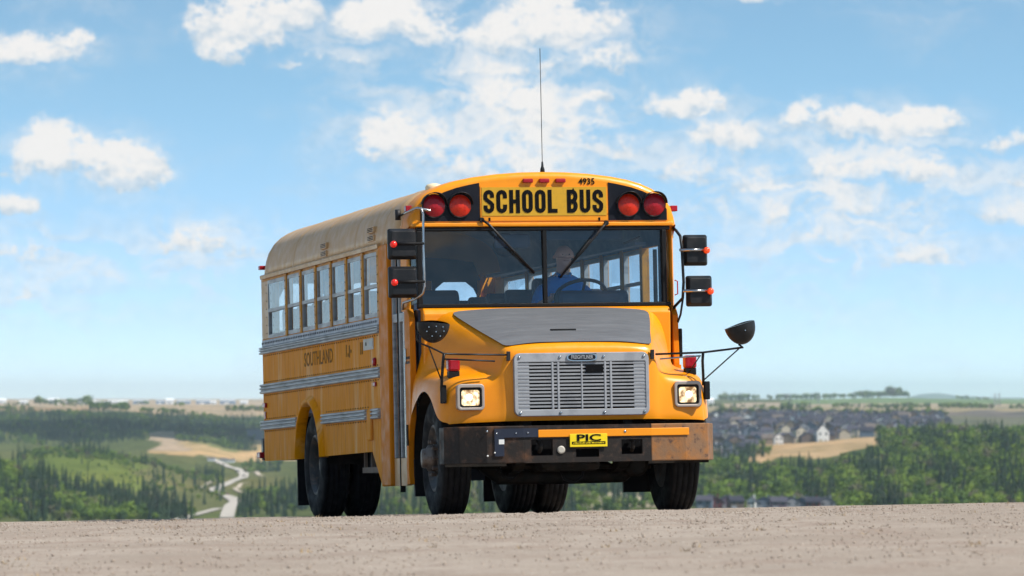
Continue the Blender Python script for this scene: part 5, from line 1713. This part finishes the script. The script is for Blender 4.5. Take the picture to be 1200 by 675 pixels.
def wood(name, idx, variants, m, label):
    VV, FF, TT, base = [], [], [], 0
    quad = len(variants[0][1][0])
    for i in idx:
        v0, f0 = variants[RNG.integers(0, len(variants))]
        a = RNG.uniform(0, 6.28)
        w = RNG.uniform(.9, 1.3)
        h = arr_h[i]
        c, s = cos(a) * h * w, sin(a) * h * w
        q = np.empty_like(v0)
        q[:, 0] = v0[:, 0] * c - v0[:, 1] * s + (arr_u[i] - CX) / FPX * arr_Y[i]
        q[:, 1] = v0[:, 0] * s + v0[:, 1] * c + arr_Y[i]
        q[:, 2] = v0[:, 2] * h + arr_z[i]
        VV.append(q)
        FF.append(np.array(f0) + base)
        TT.append(np.full(len(v0), tint[i]))
        base += len(v0)
    V, F, T = np.concatenate(VV), np.concatenate(FF), np.concatenate(TT)
    me = bpy.data.meshes.new(name)
    me.vertices.add(len(V))
    me.vertices.foreach_set('co', V.ravel())
    me.loops.add(F.size)
    me.loops.foreach_set('vertex_index', F.ravel())
    me.polygons.add(len(F))
    me.polygons.foreach_set('loop_start', np.arange(0, F.size, quad))
    me.polygons.foreach_set('loop_total', np.full(len(F), quad))
    me.update()
    at = me.attributes.new('tint', 'FLOAT', 'POINT')
    at.data.foreach_set('value', T)
    me.materials.append(MATS[m])
    tag(link(name, me), label, 'trees', None, 'stuff')
rest = [i for i in range(len(trees)) if i not in single]
near_ = [i for i in rest if arr_Y[i] < 3950]
far_ = [i for i in rest if arr_Y[i] >= 3950]
wood('spruce_wood', [i for i in near_ if arr_k[i] == 's'], SPL, 'spruce_leaf_wood', 'dark conifers massed on the nearer valley slopes')
wood('leafy_wood', [i for i in near_ if arr_k[i] == 'b'], BRL, 'broad_leaf_wood', 'fresh green leafy wood massed on the nearer valley slopes')
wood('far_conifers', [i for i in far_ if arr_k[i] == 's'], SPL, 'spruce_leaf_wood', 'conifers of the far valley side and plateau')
wood('far_leafy_wood', [i for i in far_ if arr_k[i] == 'b'], BRL, 'broad_leaf_wood', 'leafy woods and hedges of the far valley side and plateau')

# ------------------------------------------------------------------ houses of the estate
HC = {'cream': (.50, .43, .33), 'white': (.74, .73, .70), 'grey': (.24, .25, .28), 'tan': (.30, .23, .17), 'slate_blue': (.12, .155, .21), 'brown': (.13, .09, .075), 'red': (.17, .035, .04), 'mauve': (.14, .10, .14)}
for k, c in HC.items():
    mat('wall_' + k, c, .85, wear=tuple(q * .9 for q in c), wscale=.4)
mat('roof_grey', (.06, .058, .078), .9, spec=.1, wear=(.085, .08, .10), wscale=.5)
mat('roof_brown', (.13, .10, .085), .85, wear=(.10, .08, .07), wscale=.5)
mat('roof_dark', (.034, .034, .05), .9, spec=.1, wear=(.05, .05, .065), wscale=.5)
mat('window_dark', (.03, .04, .055), .15)
mat('shed_white', (.80, .80, .80), .6)
mat('shed_blue', (.25, .32, .42), .6)
mat('shed_grey', (.45, .46, .48), .6)
def house_proto(wc, rc, w, d, hw, hr, along):
    """gabled house, front to -Y; along: ridge runs along X"""
    e = empty('house')
    if along:
        MB().prism([(-d / 2, 0), (d / 2, 0), (d / 2, hw), (0, hr - .15), (-d / 2, hw)], 0, -w / 2, w / 2).build('wall', 'wall_' + wc, e)
        rf = MB()
        for s in (-1, 1):
            rf.prism([(s * (d / 2 + .5), hw - .35), (0, hr), (0, hr + .25), (s * (d / 2 + .5), hw - .1)], 0, -w / 2 - .4, w / 2 + .4)
    else:
        MB().prism([(-w / 2, 0), (w / 2, 0), (w / 2, hw), (0, hr - .15), (-w / 2, hw)], 1, -d / 2, d / 2).build('wall', 'wall_' + wc, e)
        rf = MB()
        for s in (-1, 1):
            rf.prism([(s * (w / 2 + .5), hw - .35), (0, hr), (0, hr + .25), (s * (w / 2 + .5), hw - .1)], 1, -d / 2 - .4, d / 2 + .4)
    rf.build('roof', 'roof_' + rc, e)
    for x in (-w * .25, w * .25):
        MB().box(x - .8, x + .8, -d / 2 - .06, -d / 2 + .04, hw * .62, hw * .86).build('window', 'window_dark', e)
    MB().box(-w * .4, -w * .05, -d / 2 - .06, -d / 2 + .04, .05, 2.3).build('garage_door', 'wall_cream' if wc in ('white', 'cream') else 'wall_grey', e)
    MB().box(w * .15, w * .15 + 1.0, -d / 2 - .06, -d / 2 + .04, .05, 2.1).build('door', 'wall_brown', e)
    MB().box(w * .2, w * .2 + .8, .6, 1.4, hr - 1.6, hr + .9).build('chimney', 'wall_' + wc, e)
    return e
PROTO = [('cream', 'grey', 9, 12, 5.6, 8.8, False), ('white', 'dark', 9, 11, 5.8, 8.6, False), ('grey', 'grey', 11, 10, 5.2, 8.2, True), ('tan', 'dark', 10, 12, 5.4, 8.6, True),
         ('slate_blue', 'dark', 9, 11, 5.6, 8.8, False), ('brown', 'dark', 11, 11, 5.2, 8.4, True), ('grey', 'dark', 10, 12, 5.6, 8.9, False), ('tan', 'brown', 9, 12, 5.6, 8.6, False), ('slate_blue', 'grey', 11, 10, 5.0, 8.0, True)]
protos = [house_proto(*p) for p in PROTO]
used = [False] * len(protos)
WORD = {'slate_blue': 'slate-blue'}
spots = []
Yr = 3880.0
while Yr < 5480:
    ustep = 15.5 / Yr * FPX
    u = 828 + RNG.uniform(0, ustep)
    while u < 1112:
        lim = 3860 if u < 885 else (3860 if u < 1030 else 3900 + (u - 1030) * 5)
        if Yr > lim and RNG.random() < .86 and not (u > 1060 and RNG.random() < .35):
            spots.append((u, Yr + RNG.uniform(-8, 8)))
        u += ustep * RNG.uniform(.9, 1.25)
    Yr += RNG.uniform(34, 62)
for q in [(836, 3560), (846, 3640), (858, 3600), (870, 3700), (838, 3720), (880, 3760), (851, 3760)]:
    spots.append(q)
spots.sort(key=lambda q: q[1])
near_spots, far_spots = spots[:300], spots[300:]
for u, Y in near_spots:
    k = int(RNG.choice(len(PROTO), p=[.08, .05, .15, .09, .17, .18, .13, .06, .09]))
    if used[k]:
        e = copy_tree(protos[k])
    else:
        e, used[k] = protos[k], True
    e.location = ((u - CX) / FPX * Y, Y, float(ground(u, Y)[0]) - .3)
    e.rotation_euler = (0, 0, RNG.choice([0, pi / 2, -pi / 2, pi]) + RNG.uniform(-.3, .3))
    p = PROTO[k]
    tag(e, '%s house with a %s roof%s in the estate beyond the wood' % (WORD.get(p[0], p[0]), p[1], ' along its length' if p[6] else ' and gabled front'), 'house', 'houses of the estate')
if far_spots:
    mb = MB()
    for u, Y in far_spots:
        x, z = (u - CX) / FPX * Y, float(ground(u, Y)[0]) - .3
        w, d = RNG.uniform(8, 11), RNG.uniform(9, 12)
        mb.prism([(x - w / 2, z), (x + w / 2, z), (x + w / 2, z + 5.4), (x, z + 8.4), (x - w / 2, z + 5.4)], 1, Y - d / 2, Y + d / 2, mi=int(RNG.integers(0, 4)))
        for s in (-1, 1):
            mb.prism([(x + s * (w / 2 + .5), z + 5.1), (x, z + 8.5), (x, z + 8.8), (x + s * (w / 2 + .5), z + 5.4)], 1, Y - d / 2 - .4, Y + d / 2 + .4, mi=4)
    tag(mb.build('far_houses', ['wall_cream', 'wall_grey', 'wall_slate_blue', 'wall_brown', 'roof_dark']), 'back rows of the housing estate', 'houses', None, 'stuff')
def single_house(u, Y, args, label, rot=0.0, name='house', group=None):
    e = house_proto(*args)
    e.name = name
    e.location = ((u - CX) / FPX * Y, Y, float(ground(u, Y)[0]) - .3)
    e.rotation_euler = (0, 0, rot)
    tag(e, label, 'house', group)
single_house(963, 3870, ('white', 'grey', 10, 11, 9.0, 14.5, False), 'tall white gabled house standing alone above the bare tan field', .15)
single_house(912, 3850, ('white', 'grey', 7, 8, 6.5, 9.5, False), 'narrow white house left of the tall white house at the field edge', .1)
single_house(936, 4010, ('cream', 'dark', 9, 10, 7.5, 10.5, False), 'cream gabled house up the slope between the two white houses', .4)
for n_, (u, wc, w, lb) in enumerate(((826, 'slate_blue', 8, 'slate-blue house at the wood foot, nearest the front bumper'), (836, 'red', 9, 'dark red house at the foot of the right-hand wood'), (851, 'mauve', 8, 'mauve house between the red and white houses at the wood foot'), (862, 'brown', 7, 'small brown house at the foot of the right-hand wood'),
                                    (881, 'white', 4, 'narrow white house at the foot of the right-hand wood'), (895, 'slate_blue', 9, 'wide slate-blue house right of the narrow white one at the wood foot'), (912, 'mauve', 8, 'mauve house below the middle of the right-hand wood'), (927, 'grey', 8, 'grey house below the middle of the right-hand wood'),
                                    (940, 'slate_blue', 8, 'slate-blue house beside the grey houses at the wood foot'), (953, 'red', 7, 'small red house at the wood foot among grey ones'), (968, 'grey', 9, 'wide grey house, last of the row at the wood foot'))):
    single_house(u, 2385 + 6 * (n_ % 3), (wc, 'dark' if n_ % 2 else 'grey', w, 9, 4.6, 6.8, n_ % 3 == 0), lb, .1 * (n_ % 4) - .15, 'cottage')

# ------------------------------------------------------------------ sheds and elevators on the left skyline
SH = [(2, 10, 4.2, 'shed_white', 'white'), (28, 10, 2.6, 'shed_white', 'white'), (63, 12, 4.6, 'shed_white', 'white'), (79, 4, 2.0, 'shed_white', 'white'), (102, 22, 2.6, 'shed_white', 'white'), (118, 12, 2.2, 'shed_grey', 'grey'), (138, 24, 2.8, 'shed_white', 'white'), (165, 18, 3.2, 'shed_blue', 'blue-grey'), (188, 10, 3.4, 'shed_blue', 'blue-grey'), (199, 9, 4.4, 'shed_white', 'white'),
      (215, 16, 3.0, 'shed_blue', 'blue-grey'), (238, 16, 3.2, 'shed_blue', 'blue-grey'), (250, 7, 2.4, 'shed_white', 'white'), (267, 18, 3.6, 'shed_blue', 'blue-grey'), (286, 9, 2.6, 'shed_white', 'white'), (833, 7, 5.5, 'shed_white', 'white')]
PLACE = ['at the left edge of the skyline', 'low, left of the lone round tree', 'just right of the lone round tree', 'tiny, right of the arched-looking shed by the trees', 'long, at the right end of the dark shelter belt', 'low, next to the long one by the shelter belt', 'long, alone on the open skyline', 'wide, first of the darker sheds rightward', 'narrow, touching the tall white shed',
         'tall, in the middle of the left skyline', 'low, right of the tall white shed', 'wide, fourth of the dark sheds', 'small, between two dark sheds', 'widest, near the rear of the bus', 'small, nearest the rear of the bus', 'alone on the skyline right of the bus']
for (u, wpx, hpx, m, cn), pl in zip(SH, PLACE):
    Y = 9600.0 if u < 400 else 9000.0
    e = empty('farm_shed', ((u - CX) / FPX * Y, Y, float(ground(u, Y)[0]) - .3))
    w, h = wpx * Y / FPX, hpx * 1.35 * Y / FPX + 1.0
    MB().prism([(-w / 2, 0), (w / 2, 0), (w / 2, h * .75), (-w / 2, h * .75)], 1, -8, 8).build('wall', m, e)
    MB().prism([(-8.5, h * .75), (8.5, h * .75), (0, h * 1.1)], 0, -w / 2 - .4, w / 2 + .4).build('roof', 'shed_white' if cn == 'white' else 'shed_grey', e)
    MB().box(-w * .2, w * .1, -8.1, -7.9, .1, h * .5).build('door', 'shed_grey' if cn == 'white' else 'shed_white', e)
    tag(e, '%s farm shed, %s' % (cn, pl), 'shed')

# apartment block half hidden by the bus, sheds beside the road
e = empty('apartment_block')
X, Y, Z = at_pixel(299, 515.5)
e.location = (X, Y, Z - .5)
w, h = 18 * Y / FPX, 12.5 * Y / FPX
MB().box(-w / 2, w / 2, -8, 8, 0, h).build('wall', 'wall_slate_blue', e)
MB().box(-w / 2 - .5, w / 2 + .5, -8.5, 8.5, h, h + .8).build('roof', 'roof_dark', e)
for r_ in range(4):
    for c in range(6):
        MB().box(-w / 2 + 1.5 + c * w / 6.3, -w / 2 + 3.3 + c * w / 6.3, -8.15, -7.9, 1.5 + r_ * h / 4.3, 3.2 + r_ * h / 4.3).build('window', 'window_dark', e)
tag(e, 'slate-blue apartment block on the far slope, half hidden by the rear of the bus', 'building')
for u, v, w, m, lb in ((248, 540.5, 9, 'shed_white', 'pale shed at the top of the winding road'), (262, 541, 8, 'shed_grey', 'grey shed in the middle of the row above the winding road'), (271, 542, 8, 'shed_white', 'white shed at the right end of the row above the road')):
    X, Y, Z = at_pixel(u, v)
    e = empty('roadside_shed', (X, Y, Z - .3))
    MB().box(-w / 2, w / 2, -4, 4, 0, 3.0).build('wall', m, e)
    MB().prism([(-4.4, 2.9), (4.4, 2.9), (0, 4.6)], 0, -w / 2 - .4, w / 2 + .4).build('roof', 'roof_brown', e)
    tag(e, lb, 'shed')

# cars on the valley road
for u, v, c, rot, lb in ((278.5, 554, 'roof_dark', .6, 'dark car on the outer bend of the winding road'), (286, 559.5, 'wall_brown', 1.2, 'brown car at the tightest bend of the winding road'), (255.5, 574.5, 'shed_grey', .9, 'grey car at the left bend of the winding road'), (265, 581.5, 'wall_red', .7, 'red car on the lower stretch of the winding road')):
    X, Y, Z = at_pixel(u, v)
    e = empty('car', (X, Y, Z + .95))
    e.rotation_euler = (0, 0, rot)
    MB().prism([(-2.2, .35), (2.2, .35), (2.25, .8), (1.2, .95), (-2.2, .95)], 1, -.9, .9).build('body', c, e, bevel=.08)
    MB().prism([(-1.7, .95), (1.1, .95), (.45, 1.48), (-1.2, 1.48)], 1, -.8, .8).build('cabin', 'window_dark', e, bevel=.05)
    for x in (-1.35, 1.4):
        for s in (-1, 1):
            MB().lathe([(s * .70, .33), (s * .92, .33)], (x, 0, .33), 1, 14).build('wheel', 'tyre', e)
    tag(e, lb, 'car')

# pylons on the right skyline
mat('pylon_steel', (.30, .32, .34), .6)
for u, Y, h, lb in ((1166, 8600, 24, 'lattice pylon on the right skyline, left one of the pair'), (1171, 8700, 25, 'lattice pylon on the right skyline, right one of the pair'), (959, 9800, 16, 'pole standing alone on the skyline above the estate')):
    e = empty('pylon', ((u - CX) / FPX * Y, Y, float(ground(u, Y)[0]) - .5))
    b = MB()
    for sx in (-1, 1):
        for sy in (-1, 1):
            b.tube([(sx * 2.6, sy * 2.6, 0), (sx * .7, sy * .7, h * .8), (sx * .3, sy * .3, h)], .28, 5)
    for k in range(5):
        z0, z1 = h * .16 * k, h * .16 * (k + 1)
        r0, r1 = 2.6 - 1.9 * z0 / (h * .8), 2.6 - 1.9 * z1 / (h * .8)
        for sy in (-1, 1):
            b.tube([(-r0, sy * r0, z0), (r1, sy * r1, z1)], .16, 4)
            b.tube([(r0, sy * r0, z0), (-r1, sy * r1, z1)], .16, 4)
    b.build('mast', 'pylon_steel', e)
    for z, w in ((.78, 4.5), (.9, 3.5)):
        MB().prism([(-w, h * z), (w, h * z), (0, h * z + 1.2)], 1, -.3, .3).build('cross_arm', 'pylon_steel', e)
    tag(e, lb, 'pylon')

# ------------------------------------------------------------------ loose stones and dead tufts on the gravel
mat('stone_pale', (.50, .43, .36), .9)
mat('stone_dark', (.17, .13, .105), .9)
mat('stone_mid', (.33, .262, .205), .9, wear=(.24, .19, .148), wscale=9)
mat('dry_grass', (.34, .24, .13), .9)
def stones(name, n, s0, s1, m, label):
    X = RNG.uniform(-9, 9, n)
    Y = 20 + 24 * RNG.random(n) ** .9
    S = s0 + (s1 - s0) * RNG.random(n) ** 3
    Z = near_h(X, Y)
    base = np.array([(1, 0, 0), (-1, 0, 0), (0, 1, 0), (0, -1, 0), (0, 0, .8), (0, 0, -.6)], float)
    f0 = np.array([(0, 2, 4), (2, 1, 4), (1, 3, 4), (3, 0, 4), (2, 0, 5), (1, 2, 5), (3, 1, 5), (0, 3, 5)])
    V = base[None] * S[:, None, None] * RNG.uniform(.6, 1.3, (n, 6, 1))
    a = RNG.uniform(0, 6.28, n)
    c, s = np.cos(a)[:, None], np.sin(a)[:, None]
    Q = np.stack([V[:, :, 0] * c - V[:, :, 1] * s + X[:, None], V[:, :, 0] * s + V[:, :, 1] * c + Y[:, None], V[:, :, 2] + Z[:, None] + S[:, None] * .25], -1)
    F = (f0[None] + 6 * np.arange(n)[:, None, None]).reshape(-1, 3)
    me = bpy.data.meshes.new(name)
    me.from_pydata(Q.reshape(-1, 3).tolist(), [], F.tolist())
    me.materials.append(MATS[m])
    tag(link(name, me), label, 'stones', None, 'stuff')
stones('pale_stones', 8000, .003, .007, 'stone_pale', 'pale loose stones strewn over the gravel road')
stones('loose_stones', 34000, .005, .012, 'stone_mid', 'gravel-coloured loose stones strewn over the road')
stones('dark_stones', 2600, .003, .009, 'stone_dark', 'dark loose stones strewn over the gravel road')
def tufts():
    V, F = [], []
    for _ in range(350):
        x, y_ = RNG.uniform(-8, 8), RNG.uniform(21, 43)
        if abs(x) < 3 and y_ > 37:
            continue
        z = float(near_h(x, y_))
        for _b in range(7):
            a = RNG.uniform(0, 6.28)
            h = RNG.uniform(.008, .028)
            w = .004
            b = len(V)
            px_, py_ = x + RNG.normal(0, .02), y_ + RNG.normal(0, .02)
            V += [(px_ - w * cos(a), py_ - w * sin(a), z - .003), (px_ + w * cos(a), py_ + w * sin(a), z - .003), (px_ + RNG.normal(0, .02), py_ + RNG.normal(0, .02), z + h)]
            F.append((b, b + 1, b + 2))
    me = bpy.data.meshes.new('dead_tufts')
    me.from_pydata(V, [], F)
    me.materials.append(MATS['dry_grass'])
    tag(link('dead_tufts', me), 'small dead grass tufts on the gravel', 'grass', None, 'stuff')
tufts()

# ------------------------------------------------------------------ one cumulus overhead, above the view, whose shadow lies on the far valley side
def cumulus(X, Y, h, a, b, c):
    off = SUND * ((h + 40) / SUND.z)
    bm = bmesh.new()
    bmesh.ops.create_icosphere(bm, subdivisions=4, radius=1.0)
    for v in bm.verts:
        p = v.co
        k = 1 + .16 * sin(p.x * 5 + p.y * 3) * sin(p.y * 6 + 1) + .10 * sin(p.x * 11 + p.z * 9) * sin(p.y * 13)
        v.co = Vector((p.x * a * k, p.y * b * k, p.z * c * k * (1 if p.z > 0 else .25)))
    me = bpy.data.meshes.new('cloud')
    bm.to_mesh(me)
    bm.free()
    me.polygons.foreach_set('use_smooth', [True] * len(me.polygons))
    me.materials.append(MATS['cloud'])
    o = link('cloud', me)
    o.location = (X + off.x, Y + off.y, h)
    o.rotation_euler = (0, 0, .12)
    tag(o, None, kind='structure')
mat('cloud', (.9, .9, .9), 1.0, spec=0.0)
cumulus(-470, 6230, 1300, 230, 330, 70)

# ------------------------------------------------------------------ the air of the valley
hz = MB().box(-22000, 22000, -300, 47000, -115, 150)
m = bpy.data.materials.new('haze')
m.use_nodes = True
m.node_tree.nodes.clear()
N = NT(m.node_tree)
pv = N.n('ShaderNodeVolumePrincipled')
pv.inputs['Color'].default_value = (.74, .89, 1.0, 1)
pv.inputs['Density'].default_value = 3.0e-5
pv.inputs['Anisotropy'].default_value = 0.2
out = N.n('ShaderNodeOutputMaterial')
N.link(pv.outputs[0], out.inputs['Volume'])
MATS['haze'] = m
tag(hz.build('haze', 'haze'), None, kind='stuff')
